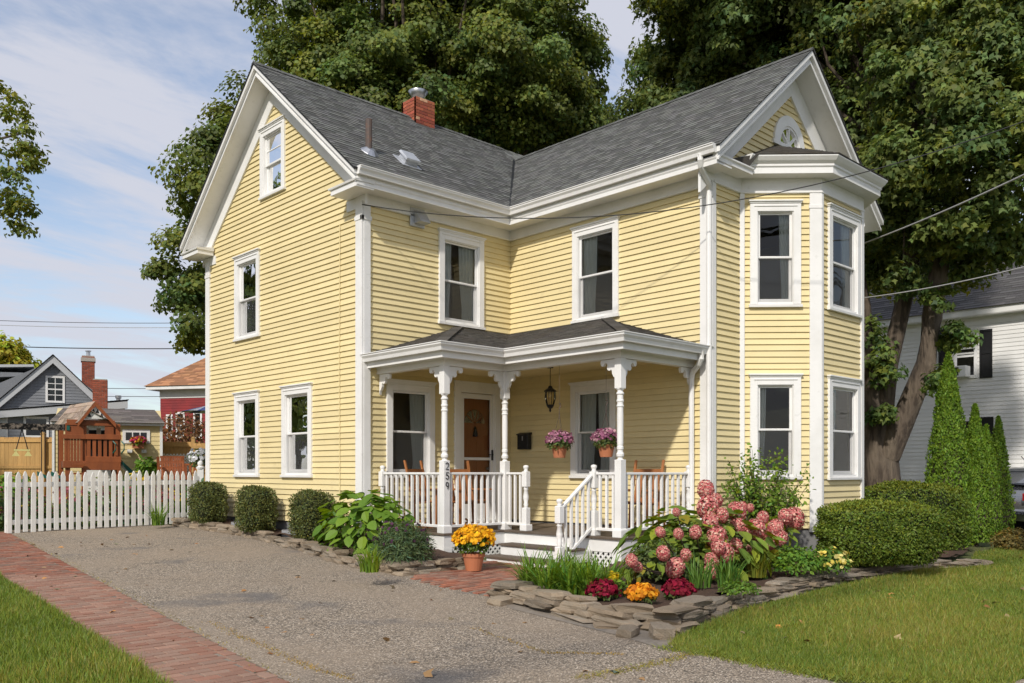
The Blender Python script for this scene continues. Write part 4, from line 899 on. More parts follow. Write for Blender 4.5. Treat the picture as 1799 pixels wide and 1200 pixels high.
weeds('weeds', 'mossy strip of weeds where driveway meets the sidewalk', g2((1010, 1195), (1100, 1180), (1170, 1165), (1220, 1148)), 800, .04, .025, base=(1.6, 1.0, 1.2))
weeds('weeds', 'ragged grass fringe where the lawn meets driveway and sidewalk', [(-1.92, -7.4), (-1.8, -7.8), (-1.82, -8.3), (-1.72, -8.9), (-1.3, -9.3), (-.9, -9.7)], 5000, .06, .05, base=(1.15, 1.0, 1.0))
weeds('weeds', 'sparse weeds along the brick walk edge', [(wr(-7), -7), (wr(-3)+.02, -3), (wr(0)+.02, 0), (wr(5), 5)], 520, .03, .025, base=(1.7, 1.0, 1.2))
# fallen leaves
n = 170; fx = np.concatenate([rng.uniform(-5, -1.5, 80), rng.uniform(-1, 9, 90)]); fy = np.concatenate([rng.uniform(-8.5, 4, 80), rng.uniform(-9.3, -7, 90)])
fz = np.array([gz(0, t) for t in fy])+np.where(fx > -1.2, .045, .02)
Nf = np.stack([rng.normal(0, .35, n), rng.normal(0, .35, n), np.ones(n)], 1)
tag(scatter('fallen_leaves', 'dryleaf', None, np.stack([fx, fy, fz], 1), Nf, rng.uniform(.05, .10, n), T_MAPLE*np.array([1, 1, 1.6]), tint(n, .3, .2)), 'scattered dry brown leaves fallen on drive and lawn', 'leaves', None, 'stuff')
# ------------------------------------------------------------------ porch things
def rocking_chair(x, y, rz, label):
    root = empty('rocking_chair', (x, y, DK), label, 'chair', 'rocking chairs on the porch')
    c, s = math.cos(rz), math.sin(rz); T = lambda p: (x+c*p[0]-s*p[1], y+s*p[0]+c*p[1], DK+p[2])   # chair faces local +x
    for sy in (-1, 1):
        mb = MB(T); mb.tube([(-.45+.09*i, sy*.25, .035+.16*((-.45+.09*i)/.45)**2*.55) for i in range(11)], .018, 6); mb.build('rocker', 'chairwood', root)
        mb = MB(T); mb.bar((.22, sy*.25, .04), (.24, sy*.25, .62), .04); mb.build('leg', 'chairwood', root)
        mb = MB(T); mb.bar((-.18, sy*.25, .05), (-.20, sy*.24, .45), .04); mb.bar((-.20, sy*.24, .44), (-.37, sy*.24, 1.10), .036, .03); mb.build('back_post', 'chairwood', root)
        mb = MB(T); mb.bar((-.26, sy*.26, .63), (.30, sy*.27, .635), .075, .025); mb.build('armrest', 'chairwood', root)
    for i in range(7): mb = MB(T); mb.bar((-.22+.072*i, -.25, .41+.008*i), (-.22+.072*i, .25, .41+.008*i), .058, .02); mb.build('seat_slat', 'chairwood', root)
    for i in range(6): yy = -.18+.072*i; mb = MB(T); mb.bar((-.21, yy, .47), (-.33, yy, .90), .042, .014, up=(1, 0, 0)); mb.build('back_slat', 'chairwood', root)
    for z, xx in ((.47, -.21), (.92, -.333)): mb = MB(T); mb.bar((xx, -.24, z), (xx, .24, z), .03, .08); mb.build('back_rail', 'chairwood', root)
rocking_chair(.85, -.72, R(-70), 'brown wooden rocking chair on the porch below the window left of the door')
rocking_chair(1.32, -1.02, R(-100), 'brown wooden rocking chair on the porch in front of the orange door')
rocking_chair(2.75, -3.42, R(190), 'brown wooden rocking chair on the porch corner beside the downspout')
# mailbox, lantern
mb = MB(walls['W'][0]); mb.box(.30, .58, .03, .12, 1.56, 1.83); root = mb.build('mailbox', 'black', None, bevel=.006); tag(root, 'black metal wall mailbox on yellow clapboards beside the door', 'mailbox')
mb = MB(walls['W'][0]); mb.hexa([(.29,.025,1.83),(.59,.025,1.83),(.59,.135,1.82),(.29,.135,1.82),(.29,.025,1.87),(.59,.025,1.87),(.59,.14,1.835),(.29,.14,1.835)]); mb.build('lid', 'black', root)
mb = MB(walls['W'][0]); mb.box(.43, .45, .12, .124, 1.72, 1.80); mb.build('badge', 'metal_grey', root)
lx, ly = 2.38, -1.89
lan = empty('porch_lantern', (lx, ly, 2.3), 'black hanging lantern with clear glass under the porch ceiling', 'lantern')
mb = MB(); mb.lathe([(.05, 2.85), (.05, 2.871)], lx, ly, 10); mb.tube([(lx, ly, 2.85), (lx, ly, 2.56)], .006, 6); mb.build('chain', 'black', lan)
mb = MB(); mb.lathe([(.012, 2.56), (.03, 2.55), (.04, 2.52), (.10, 2.48), (.105, 2.465), (.06, 2.46)], lx, ly, 8); mb.build('cap', 'black', lan)
mb = MB(); mb.lathe([(.055, 2.24), (.085, 2.36), (.078, 2.46)], lx, ly, 8); mb.build('glass', 'lampglass', lan, recalc=False)
mb = MB()
for i in range(6): t = i*math.pi/3; mb.tube([(lx+.057*math.cos(t), ly+.057*math.sin(t), 2.235), (lx+.09*math.cos(t), ly+.09*math.sin(t), 2.36), (lx+.083*math.cos(t), ly+.083*math.sin(t), 2.465)], .006, 5)
mb.lathe([(.01, 2.13), (.02, 2.16), (.015, 2.18), (.04, 2.2), (.065, 2.24), (.06, 2.25)], lx, ly, 8); mb.build('cage', 'black', lan)
# flowers
def mound(n, c, r, flat=.75, lo=-.25):
    d = sph(n*2); d = d[d[:, 2] > lo][:n]; p = np.array(c)+d*np.array([r, r, r*flat])*rng.uniform(.86, 1.04, (len(d), 1)); return p, d
def flower_color(n, cols, a=.12): C = np.array(cols)[rng.integers(0, len(cols), n)]; return np.clip(C*(1+rng.normal(0, a, (n, 1))), .01, 1)
def flower_head_cloud(parent, c, r, n, cols, size, flat=.75, lo=-.15, name='blossoms', per=3):
    p, d = mound(n, c, r, flat, lo); P = np.repeat(p, per, 0)+rng.normal(0, size*.28, (len(p)*per, 3)); D = np.repeat(d, per, 0)+rng.normal(0, .45, (len(p)*per, 3))
    C = np.repeat(flower_color(len(p), cols), per, 0)*rng.uniform(.75, 1.15, (len(p)*per, 1)); return scatter(name, 'flower', parent, P, D, np.full(len(P), size)*rng.uniform(.8, 1.15, len(P)), T_PETAL, np.clip(C, .005, 1), kind='stuff')
def leaf_cloud(parent, c, r, n, m, size, flat=.8, lo=-.6, tm=T_SMALL, name='leaves', base=(1, 1, 1), rmin=.55, a=.2):
    d = sph(n*2); d = d[d[:, 2] > lo][:n]; p = np.array(c)+d*np.array([r, r, r*flat])*rng.uniform(rmin, 1.0, (len(d), 1)); k = len(p)
    return scatter(name, m, parent, p, d+np.array([0, 0, .5])+rng.normal(0, .5, (k, 3)), size*rng.uniform(.6, 1.2, k), tm, tint(k, a, .12, base), kind='stuff', axis=d+rng.normal(0, .6, (k, 3)))
def pot(root, x, y, z, r, h, m='terracotta'):
    mb = MB(); mb.lathe([(r*.68, z), (r*.92, z+h*.8), (r*1.0, z+h*.8), (r*1.03, z+h), (r*.9, z+h), (r*.86, z+h*.85)], x, y, 20); return mb.build('pot', m, root, smooth=False)
qx, qy = og(832, 1006)[:2]; qz = gz(qx, qy)+.03
pr0 = empty('potted_mum', (qx, qy, qz), 'terracotta pot of golden yellow chrysanthemums at the foot of the porch steps', 'potted plant')
pot(pr0, qx, qy, qz, .155, .235); leaf_cloud(pr0, (qx, qy, qz+.36), .24, 900, 'leaf_bright', .06, .7, base=(.6, .6, .6)); flower_head_cloud(pr0, (qx, qy, qz+.40), .285, 330, [(.80, .42, .012), (.85, .50, .02), (.72, .33, .01)], .045, .72, -.1)
for yy, lab in ((-2.87, 'hanging basket of mauve flowers in orange pot nearer the mailbox'), (-3.78, 'hanging basket of mauve flowers in orange pot beside the turned corner post')):
    hb = empty('hanging_basket', (PX2+.0, yy, 1.40), lab, 'hanging basket', 'hanging flower baskets'); x = PX2
    pot(hb, x, yy, 1.36, .125, .18); leaf_cloud(hb, (x, yy, 1.58), .19, 700, 'leaf_dark', .05, .7, base=(.9, .9, .9)); flower_head_cloud(hb, (x, yy, 1.62), .20, 230, [(.34, .12, .20), (.45, .20, .28), (.26, .09, .16), (.55, .32, .36)], .034, .72, -.25)
    mb = MB()
    for k in range(3): t = k*2.1; mb.tube([(x+.12*math.cos(t), yy+.12*math.sin(t), 1.54), (x, yy, 2.0)], .003, 4)
    mb.tube([(x, yy, 2.0), (x, yy, 2.1), (x+.03, yy, 2.13), (x+.02, yy, 2.17), (x-.005, yy, 2.16)], .008, 5); mb.tube([(x, yy, 2.15), (x, yy, 2.735)], .0025, 4); mb.build('hanger', 'pipe', hb)
# mums and edging flowers in the front bed
def bz(x, y): return gz(x, y)+.115
for (px, py, r, cols, lab) in ((1058, 1046, .165, [(.23, .008, .03), (.30, .012, .045), (.16, .006, .02)], 'crimson chrysanthemum clump near the daylilies'), (1128, 1050, .16, [(.72, .30, .012), (.78, .40, .03), (.6, .2, .01)], 'orange yellow chrysanthemum clump between two red ones'), (1192, 1042, .165, [(.25, .008, .03), (.32, .012, .05), (.17, .006, .02)], 'crimson chrysanthemum clump near the pink hydrangea')):
    x, y = on(px, py+10, 2, -.19)[:2]; z = bz(x, y); t = empty('chrysanthemum', (x, y, z), lab, 'flower', 'chrysanthemums in the front bed')
    leaf_cloud(t, (x, y, z+.06), r*.85, 500, 'leaf_dark', .05, .7, -.2); flower_head_cloud(t, (x, y, z+.07), r, 190, cols, .042, .8, .05)
x, y = on(1076, 1040, 2, -.13)[:2]; z = bz(x, y); t = empty('yellow_flower', (x, y, z), 'small single yellow bloom among the daylily leaves', 'flower'); leaf_cloud(t, (x, y, z+.1), .15, 200, 'leaf_bright', .06); flower_head_cloud(t, (x, y, z+.2), .06, 30, [(.75, .55, .02)], .04)
x, y = on(1457, 1000, 2, -.1)[:2]; z = bz(x, y); t = empty('coreopsis', (x, y, z), 'loose pale yellow daisy clump below the bay corner', 'flower'); leaf_cloud(t, (x, y, z+.16), .26, 900, 'leaf_blade', .06, .8, -.3); flower_head_cloud(t, (x, y, z+.2), .26, 45, [(.75, .60, .12), (.8, .7, .25)], .045, .8, -.2)
def blades(name, label, x, y, z, n, L, spread, m='leaf_blade', wd=.011, base=(1, 1, 1), cat='plant', r0=.12, parent=None, kind=None):
    "arching strap leaves"
    a = rng.uniform(0, 6.28, n); r = r0*np.sqrt(rng.random(n)); bx, by = x+r*np.cos(a), y+r*np.sin(a); aa = a+rng.normal(0, .7, n); l = L*rng.uniform(.55, 1.15, n); sp_ = spread*rng.uniform(.25, 1.2, n); k = 6
    V = np.zeros((n, k, 2, 3)); pa = aa+math.pi/2
    for i in range(k):
        t = i/(k-1); hz_ = l*sp_*t**1.8*.8; vz = l*(t-.48*sp_*t**2.6); w2 = wd*(1-t**2.2)+.0008
        for s in (0, 1):
            sg = (s*2-1)*w2; V[:, i, s, 0] = bx+np.cos(aa)*hz_+np.cos(pa)*sg; V[:, i, s, 1] = by+np.sin(aa)*hz_+np.sin(pa)*sg; V[:, i, s, 2] = z+vz
    F = []; b0 = np.arange(n)*k*2
    for i in range(k-1): F.append(np.stack([b0+i*2, b0+i*2+1, b0+i*2+3, b0+i*2+2], 1))
    o = np_mesh(name, V.reshape(-1, 3), np.concatenate(F), m, parent, np.repeat(tint(n, .22, .14, base), k*2, 0), smooth=True)
    if parent is None: tag(o, label, cat)
    return o
dl = empty('daylily_clump', (*on(1010, 1030, 2, -.13)[:2], -.12), 'dense clump of arching green daylily leaves beside the brick patio', 'plant')
for px, py, n in ((935, 1030, 120), (965, 1038, 120), (1000, 1042, 150), (1035, 1042, 140), (1065, 1032, 90), (985, 1028, 110), (1020, 1028, 100)):
    x, y = on(px, py, 2, -.13)[:2]; blades('leaves', '', x, y, bz(x, y)-.02, n, .54, .95, base=(1.2, 1.12, .8), parent=dl)['kind'] = 'stuff'
for px, py, n, L, lab, base in ((1230, 1030, 60, .42, 'upright iris leaves under the pink hydrangea', (.9, .95, 1)), (1280, 1030, 70, .45, 'iris fan with straight leaves in front of bay bed', (.95, 1, 1)), (1330, 1012, 140, .40, 'tan and green arching grass tuft in the front bed', (1.5, .95, .8)), (650, 1003, 80, .36, 'yellow green grass tuft by the driveway stones', (1.4, 1.15, .7)), (318, 915, 90, .5, 'lily leaves at the end of the picket fence', (1, 1, .9)), (278, 922, 60, .5, 'strap leaves against the picket fence', (1.1, 1.05, .9))):
    zp = -.13 if px > 900 else (-.02 if px > 500 else .12); x, y = on(px, py, 2, zp)[:2]; blades('grass_tuft', lab, x, y, zp-.01, n, L, .7, base=base, wd=.009)
def low_plant(px, py, zp, r, n, m, size, lab, base=(1, 1, 1), tm=T_SMALL, flat=.7, name='ground_plant', cat='plant'):
    x, y = on(px, py, 2, zp)[:2]; t = empty(name, (x, y, zp), lab, cat); leaf_cloud(t, (x, y, zp+r*flat*.35), r, n, m, size, flat, -.3, tm, base=base); return t, x, y
low_plant(1400, 1003, -.1, .34, 1300, 'leaf_bright', .06, 'low mounded green perennial beside the stone edge', (.8, .85, .8))
low_plant(1160, 1015, -.12, .42, 1900, 'leaf_grey', .055, 'dull olive leafy perennial under the pink hydrangea', (.8, .75, .6), flat=.8)
low_plant(1300, 1040, -.13, .22, 700, 'leaf_bright', .04, 'small green groundcover patch on the soil', (.8, .8, .8), flat=.4)
low_plant(1340, 985, -.1, .35, 1300, 'leaf_dark', .06, 'dark leafy perennial below the bay window', (1.2, 1.2, 1.1))
lp, x, y = low_plant(708, 985, -.04, .42, 3200, 'leaf_grey', .075, 'feathery grey green lavender like plant at the porch corner', (.75, .8, .8), T_SPRIG*np.array([1, .35, 1]), flat=.95)
blades('stems', '', x, y, -.05, 260, .62, .75, 'leaf_grey', .004, (.7, .75, .8), r0=.28, parent=lp)['kind'] = 'stuff'
flower_head_cloud(lp, (x, y, .22), .40, 45, [(.10, .035, .09), (.16, .06, .12), (.07, .03, .05)], .035, .8, -.1)
for px, py, r, lab in ((440, 922, .16, 'small leafy weed at the foot of the boxwoods by the drive'), (345, 915, .2, 'low leafy groundcover between fence and first boxwood'), (480, 925, .12, 'little green seedling between boxwood bushes')): low_plant(px, py, .12, r, 260, 'leaf_bright', .07, lab, (.9, .9, .8), T_LEAF)
# clipped shrubs
def clipped(name, label, c, r, n, m, size, p=3.2, cat='shrub', group=None, base=(1, 1, 1), lumps=.05, rot=0, core='leaf_core', tm=T_SMALL, topy=0):
    "superellipsoid of leaves with a dark twiggy core"
    root = empty(name, (c[0], c[1], c[2]-r[2]), label, cat, group); d = sph(n); s = (np.abs(d)**p).sum(1)**(-1/p); q = d*s[:, None]
    lump = 1+lumps*(np.sin(q[:, 0]*7+1)*np.sin(q[:, 1]*8)+np.sin(q[:, 2]*9+q[:, 0]*5))+rng.normal(0, .02, n); dep = 1-.16*rng.random(n)**2
    q2_ = q*(lump*dep)[:, None]*np.array(r); cr_, sr = math.cos(rot), math.sin(rot); P = np.stack([q2_[:, 0]*cr_-q2_[:, 1]*sr, q2_[:, 0]*sr+q2_[:, 1]*cr_, q2_[:, 2]], 1)+np.array(c)
    nn = unit(np.sign(q)*np.abs(q)**(p-1)/np.array(r)); nn = np.stack([nn[:, 0]*cr_-nn[:, 1]*sr, nn[:, 0]*sr+nn[:, 1]*cr_, nn[:, 2]], 1)
    C = tint(n, .25, .12, base)
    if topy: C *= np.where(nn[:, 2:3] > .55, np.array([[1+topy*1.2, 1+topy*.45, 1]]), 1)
    scatter('foliage', m, root, P, nn+rng.normal(0, .75, (n, 3)), size*rng.uniform(.6, 1.3, n), tm, np.clip(C, .1, 3), axis=nn+rng.normal(0, .5, (n, 3)), kind='stuff')
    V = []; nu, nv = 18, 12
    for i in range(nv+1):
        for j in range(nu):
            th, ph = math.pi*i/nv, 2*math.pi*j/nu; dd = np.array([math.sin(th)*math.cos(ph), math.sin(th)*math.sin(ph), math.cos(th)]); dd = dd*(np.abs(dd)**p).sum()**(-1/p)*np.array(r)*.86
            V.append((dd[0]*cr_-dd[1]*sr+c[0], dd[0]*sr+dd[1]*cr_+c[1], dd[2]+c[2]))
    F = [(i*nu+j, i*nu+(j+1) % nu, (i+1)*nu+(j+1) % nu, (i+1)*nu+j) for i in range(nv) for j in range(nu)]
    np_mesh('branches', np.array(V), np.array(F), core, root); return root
for i, (y, r, zt_, lab) in enumerate(((4.66, .46, .93, 'clipped boxwood bush nearest the picket fence'), (2.68, .45, .87, 'clipped boxwood bush in the middle of three by the wall'), (.75, .45, .82, 'clipped boxwood bush touching the broad leaved hydrangea'))):
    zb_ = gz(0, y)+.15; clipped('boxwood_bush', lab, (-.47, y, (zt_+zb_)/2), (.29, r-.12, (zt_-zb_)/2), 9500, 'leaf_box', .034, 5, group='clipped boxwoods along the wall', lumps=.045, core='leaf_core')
hx, hy = 5.55, -5.95
def px_of(P): d = np.array(P)-CAM; z = d@FW; return CXP+FPX*(d@RT)/z, YHP-FPX*d[2]/z
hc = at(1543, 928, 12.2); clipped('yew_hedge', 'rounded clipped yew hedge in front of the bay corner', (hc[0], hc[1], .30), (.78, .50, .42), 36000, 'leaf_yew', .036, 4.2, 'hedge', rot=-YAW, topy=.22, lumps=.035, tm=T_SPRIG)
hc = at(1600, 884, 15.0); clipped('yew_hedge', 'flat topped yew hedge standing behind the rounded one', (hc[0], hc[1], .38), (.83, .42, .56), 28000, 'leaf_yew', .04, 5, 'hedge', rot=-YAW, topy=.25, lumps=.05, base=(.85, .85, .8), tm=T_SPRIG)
def arborvitae(px, ptop, pbase, Z, wpx, label, n=15000):
    b = at(px, pbase, Z); top = at(px, ptop, Z)[2]; z0 = gz(b[0], b[1]); H = top-z0; r = wpx/2*Z/FPX
    root = empty('arborvitae', (b[0], b[1], z0), label, 'shrub', 'arborvitae row'); t = rng.random(n)**.85; a = rng.uniform(0, 6.28, n)
    prof = lambda t: np.where(t < .18, .86+.14*(t/.18), np.maximum(0, 1-((t-.18)/.82))**.72)
    rr = r*prof(t)*(1+.10*np.sin(a*5+t*22)+.08*np.sin(a*9-t*35)+rng.normal(0, .05, n))*(1-.18*rng.random(n)**2)
    P = np.stack([b[0]+rr*np.cos(a), b[1]+rr*np.sin(a), z0+.08+t*(H-.08)], 1); nn = np.stack([np.cos(a), np.sin(a), np.full(n, .25)], 1)
    scatter('foliage', 'leaf_arb', root, P, nn+rng.normal(0, .6, (n, 3)), rng.uniform(.03, .062, n), T_SPRIG, tint(n, .25, .10), axis=nn*.35+np.array([0, 0, 1.0])+rng.normal(0, .4, (n, 3)), kind='stuff')
    mb = MB(); mb.tube([(b[0], b[1], z0-.1), (b[0], b[1], z0+H*.3), (b[0], b[1], z0+H*.9)], [.07, .05, .01], 8); mb.build('trunk', 'bark', root)
    mb = MB(); mb.lathe([(r*.7, z0+.15), (r*.82, z0+.2*H), (r*.6, z0+.45*H), (r*.3, z0+.75*H), (.01, z0+.93*H)], b[0], b[1], 12); mb.build('inner_branches', 'twig', root, smooth=True)
arborvitae(1666, 622, 965, 15.8, 82, 'tallest arborvitae, at the end of the row by the yew hedge', 24000)
arborvitae(1713, 712, 958, 16.9, 58, 'second arborvitae of the row, narrow and pointed', 17000)
arborvitae(1733, 748, 950, 18.0, 46, 'slim low arborvitae squeezed between two others', 8000)
arborvitae(1754, 733, 945, 18.6, 48, 'last arborvitae of the row, beside the silver car', 9000)
low_plant(1785, 965, -.28, .42, 1500, 'leaf_dark', .07, 'brownish low shrub in front of the parked car', (1.6, .9, .9))
# shrubs with big leaves: each leaf is a part
def leaf_me(name, tm, m, cols, bend=.0):
    out = []
    for cc in cols:
        n = len(tm); V = [(0.05, 0, .02), (.55, 0, .05)]+[tuple(t) for t in tm]; F = []
        # two halves folded along the midrib
        half = n//2; right_ = list(range(0, half+1)); left_ = [0]+list(range(n-1, half-1, -1))
        Vp = [tuple(t) for t in tm]; mid_ = [(.33, 0, -.03), (.68, 0, -.04)]; o = len(Vp); Vp += mid_
        F.append(tuple([0]+right_[1:]+[o+1, o])); F.append(tuple([0, o, o+1]+[half]+left_[1:-1][::-1])) if False else F.append(tuple([0]+left_[1:]+[o+1, o]))
        me = bpy.data.meshes.new(name); me.from_pydata(Vp, [], F); a = me.color_attributes.new('Col', 'FLOAT_COLOR', 'POINT'); a.data.foreach_set('color', [*cc, 1]*len(Vp)); me.materials.append(MATS[m]); out.append(me)
    return out
T_BROAD = np.array([(0,0,0),(.12,-.24,.04),(.4,-.38,.05),(.75,-.26,.0),(1,0,-.10),(.75,.26,.0),(.4,.38,.05),(.12,.24,.04)])
def orient(nrm, ax):
    z = Vector(nrm).normalized(); x = Vector(ax); x = (x-z*x.dot(z)).normalized(); y = z.cross(x); return Matrix((x, y, z)).transposed().to_euler()
def leafy_shrub(name, label, c, r, n, metas, size, cat='shrub', stems=14, droop=.35, lo=-.35, zbase=None):
    root = empty(name, (c[0], c[1], zbase if zbase is not None else c[2]-r[2]), label, cat); d = sph(n*3); d = d[d[:, 2] > lo][:n]
    for i, dd in enumerate(d):
        sh = random.uniform(.6, 1.0)**.6; p = np.array(c)+dd*np.array(r)*sh; nr = dd*.8+np.array([0, 0, .9])+rng.normal(0, .3, 3); axv = dd+np.array([0, 0, -droop])+rng.normal(0, .45, 3)
        s = size*random.uniform(.65, 1.2); obj('leaf', random.choice(metas), None, root, p, orient(nr, axv), (s, s, s))
    mb = MB(); zb_ = root.location[2]
    for i in range(stems):
        t = d[random.randrange(len(d))]*np.array(r)*.8; mb.tube([(c[0]+t[0]*.2, c[1]+t[1]*.2, zb_), (c[0]+t[0]*.6, c[1]+t[1]*.6, (zb_+c[2]+t[2])/2), (c[0]+t[0], c[1]+t[1], c[2]+t[2])], [.012, .009, .005], 5)
    mb.build('stems', 'twig', root); return root
brl = leaf_me('leaf', T_BROAD, 'leaf_bright', [(1, 1, 1), (.8, .85, .8), (1.2, 1.1, 1), (.7, .78, .8), (1.35, 1.15, .9)])
gh = leafy_shrub('hydrangea_shrub', 'broad leaved bright green hydrangea shrub at the house corner', (-.55, -.82, .30), (.48, 1.0, .62), 295, brl, .20, zbase=-.05, lo=-.6)
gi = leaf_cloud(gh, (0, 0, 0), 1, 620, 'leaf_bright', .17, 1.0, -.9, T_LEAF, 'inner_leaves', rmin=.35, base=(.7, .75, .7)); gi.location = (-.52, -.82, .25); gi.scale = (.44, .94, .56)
flower_head_cloud(gh, (-.62, -.78, .36), .44, 14, [(.75, .75, .6)], .035)
# pink panicle hydrangea
hydl = leaf_me('leaf', T_BROAD*np.array([1, .72, 1]), 'leaf_hyd', [(1.2, 1.2, 1), (1.7, 1.4, .8), (.75, .85, .9), (1.2, 1.1, .9), (.9, 1, 1), (1.7, 1.0, .7)])
pc = on(1262, 940, 1, -5.45)
pk = empty('hydrangea_shrub', (pc[0], pc[1], -.12), 'wide hydrangea shrub covered in dusty pink flower heads by the porch', 'shrub')
def add_leaves(root, c, r, n, metas, size, lo=-.6, droop=.3):
    d = sph(n*3); d = d[d[:, 2] > lo][:n]
    for dd in d:
        sh = random.uniform(.5, 1.0)**.6; q = dd*np.array(r)*sh; q = q[0]*RT+q[1]*FW+q[2]*UP; dw = dd[0]*RT+dd[1]*FW+dd[2]*UP
        s = size*random.uniform(.6, 1.2); obj('leaf', random.choice(metas), None, root, np.array(c)+q, orient(dw*.8+np.array([0, 0, .8])+rng.normal(0, .35, 3), dw+np.array([0, 0, -droop])+rng.normal(0, .4, 3)), (s, s, s))
pcl = on(1225, 940, 1, -5.42); add_leaves(pk, (pcl[0], pcl[1], .20), (1.0, .5, .52), 212, hydl, .26); pc2 = on(1150, 975, 1, -5.45); add_leaves(pk, (pc2[0], pc2[1], .05), (.42, .40, .26), 60, hydl, .17); pc3 = on(1350, 920, 1, -5.35); add_leaves(pk, (pc3[0], pc3[1], .32), (.4, .4, .2), 28, hydl, .19)
dcl = leaf_cloud(pk, (0, 0, 0), 1, 3200, 'leaf_hyd', .17, 1, -.9, T_LEAF, 'inner_leaves', rmin=.3, base=(.95, .95, .9)); dcl.location = (pcl[0], pcl[1], .14); dcl.scale = (.95, .55, .48); dcl.parent = None; par(dcl, pk)
heads = [(1205, 975, 10), (1222, 935, 11), (1320, 968, 12), (1340, 910, 11), (1160, 935, 9), (1240, 860, 15), (1243, 892, 19), (1268, 905, 12), (1247, 918, 15), (1258, 943, 17), (1262, 950, 16), (1294, 900, 16), (1297, 925, 14), (1328, 932, 18), (1292, 960, 13), (1272, 970, 17), (1262, 962, 13), (1186, 998, 17), (1362, 928, 14), (1352, 952, 14), (1372, 945, 12), (1395, 912, 18), (1380, 908, 13), (1310, 930, 12), (1165, 972, 12), (1192, 938, 9), (1110, 985, 11), (1120, 996, 9), (1250, 985, 13), (1366, 985, 8), (1188, 900, 7), (1258, 880, 12), (1305, 890, 8), (1248, 1004, 12), (1318, 892, 7)]
def panicle(seed):
    n = 760; d = sph(n); d = d*np.array([1, 1, 1.15]); P = d*rng.uniform(.88, 1.05, (n, 1)); C = flower_color(n, [(.55, .15, .15), (.62, .24, .21), (.46, .09, .10), (.74, .50, .38), (.66, .26, .23)])
    nn = unit(d+rng.normal(0, .22, (n, 3))); ax = rng.normal(size=(n, 3)); t = unit(ax-nn*np.sum(ax*nn, 1, keepdims=True)); b = np.cross(nn, t); k = len(T_PETAL); S = .21
    V = P[:, None, :]+S*(T_PETAL[None, :, 0:1]*t[:, None, :]+T_PETAL[None, :, 1:2]*b[:, None, :]); me = bpy.data.meshes.new('flower_head'); me.vertices.add(n*k); me.vertices.foreach_set('co', V.astype(np.float32).ravel())
    me.loops.add(n*k); me.polygons.add(n); me.loops.foreach_set('vertex_index', np.arange(n*k, dtype=np.int32)); me.polygons.foreach_set('loop_start', np.arange(0, n*k, k, dtype=np.int32))
    a = me.color_attributes.new('Col', 'FLOAT_COLOR', 'POINT'); a.data.foreach_set('color', np.hstack([np.repeat(np.clip(C, .01, 1), k, 0), np.ones((n*k, 1))]).astype(np.float32).ravel()); me.update(calc_edges=True); me.materials.append(MATS['flower']); return me
PAN = [panicle(i) for i in range(4)]
sm = MB()
for px, py, r in heads:
    yy = -5.50-.46*min(1, max(0, (py-860)/110))+random.uniform(-.06, .06); p = on(px, py, 1, yy); Z = (p-CAM)@FW; s = r*Z/FPX*.98
    obj('flower_head', random.choice(PAN), None, pk, p, (random.uniform(-.6, .6), random.uniform(-.6, .6), random.uniform(0, 6)), (s, s, s*1.05))
    sm.tube([(pc[0]+(p[0]-pc[0])*.3, pc[1]+(p[1]-pc[1])*.3+.1, -.15), (pc[0]+(p[0]-pc[0])*.75, pc[1]+(p[1]-pc[1])*.7, (p[2]-.15)/2), tuple(p)], [.012, .01, .006], 5)
sm.build('stems', 'twig', pk)
# airy shrub in front of the bay window
bx_, by_, _ = on(1345, 860, 1, -5.0); rs = empty('leafy_shrub', (bx_, by_, -.1), 'airy light green twiggy shrub in front of the lower bay window', 'shrub'); sm = MB(); LP = []
for i in range(70):
    a = random.uniform(0, 6.28); sp_ = random.uniform(.1, .62); h = random.uniform(.85, 1.75)*(1-.30*sp_); base_ = np.array([bx_+.1*math.cos(a), by_+.1*math.sin(a), -.1]); tip = base_+(math.cos(a)*sp_)*RT+(math.sin(a)*sp_*.7)*FW+UP*h; md = (base_+tip)/2+UP*.1
    sm.tube([base_, md, tip], [.009, .006, .002], 4)
    for k in range(46): t = random.uniform(.35, 1); p = (1-t)**2*base_+2*t*(1-t)*md+t*t*tip; LP.append(p+rng.normal(0, .045, 3))
sm.build('stems', 'twig', rs); LP = np.array(LP); k = len(LP)
scatter('leaves', 'leaf_bright', rs, LP, rng.normal(0, .6, (k, 3))+np.array([-.3, -.3, .8]), rng.uniform(.035, .085, k), T_LEAF, tint(k, .25, .15, (.95, .85, .8)), kind='stuff')
# window wells
for (y, lab) in ((3.55, 'galvanised window well between the first two boxwoods'), (1.62, 'galvanised window well between boxwoods and hydrangea')):
    mb = MB(); pts = [(-.02, y-.42), (-.30, y-.42), (-.38, y-.3), (-.38, y+.3), (-.30, y+.42), (-.02, y+.42)]; mb.sweep(pts, [(0, -.1), (.012, -.1), (.012, gz(0, y)+.21), (0, gz(0, y)+.21)]); tag(mb.build('window_well', 'galv', None), lab, 'window well', 'window wells')
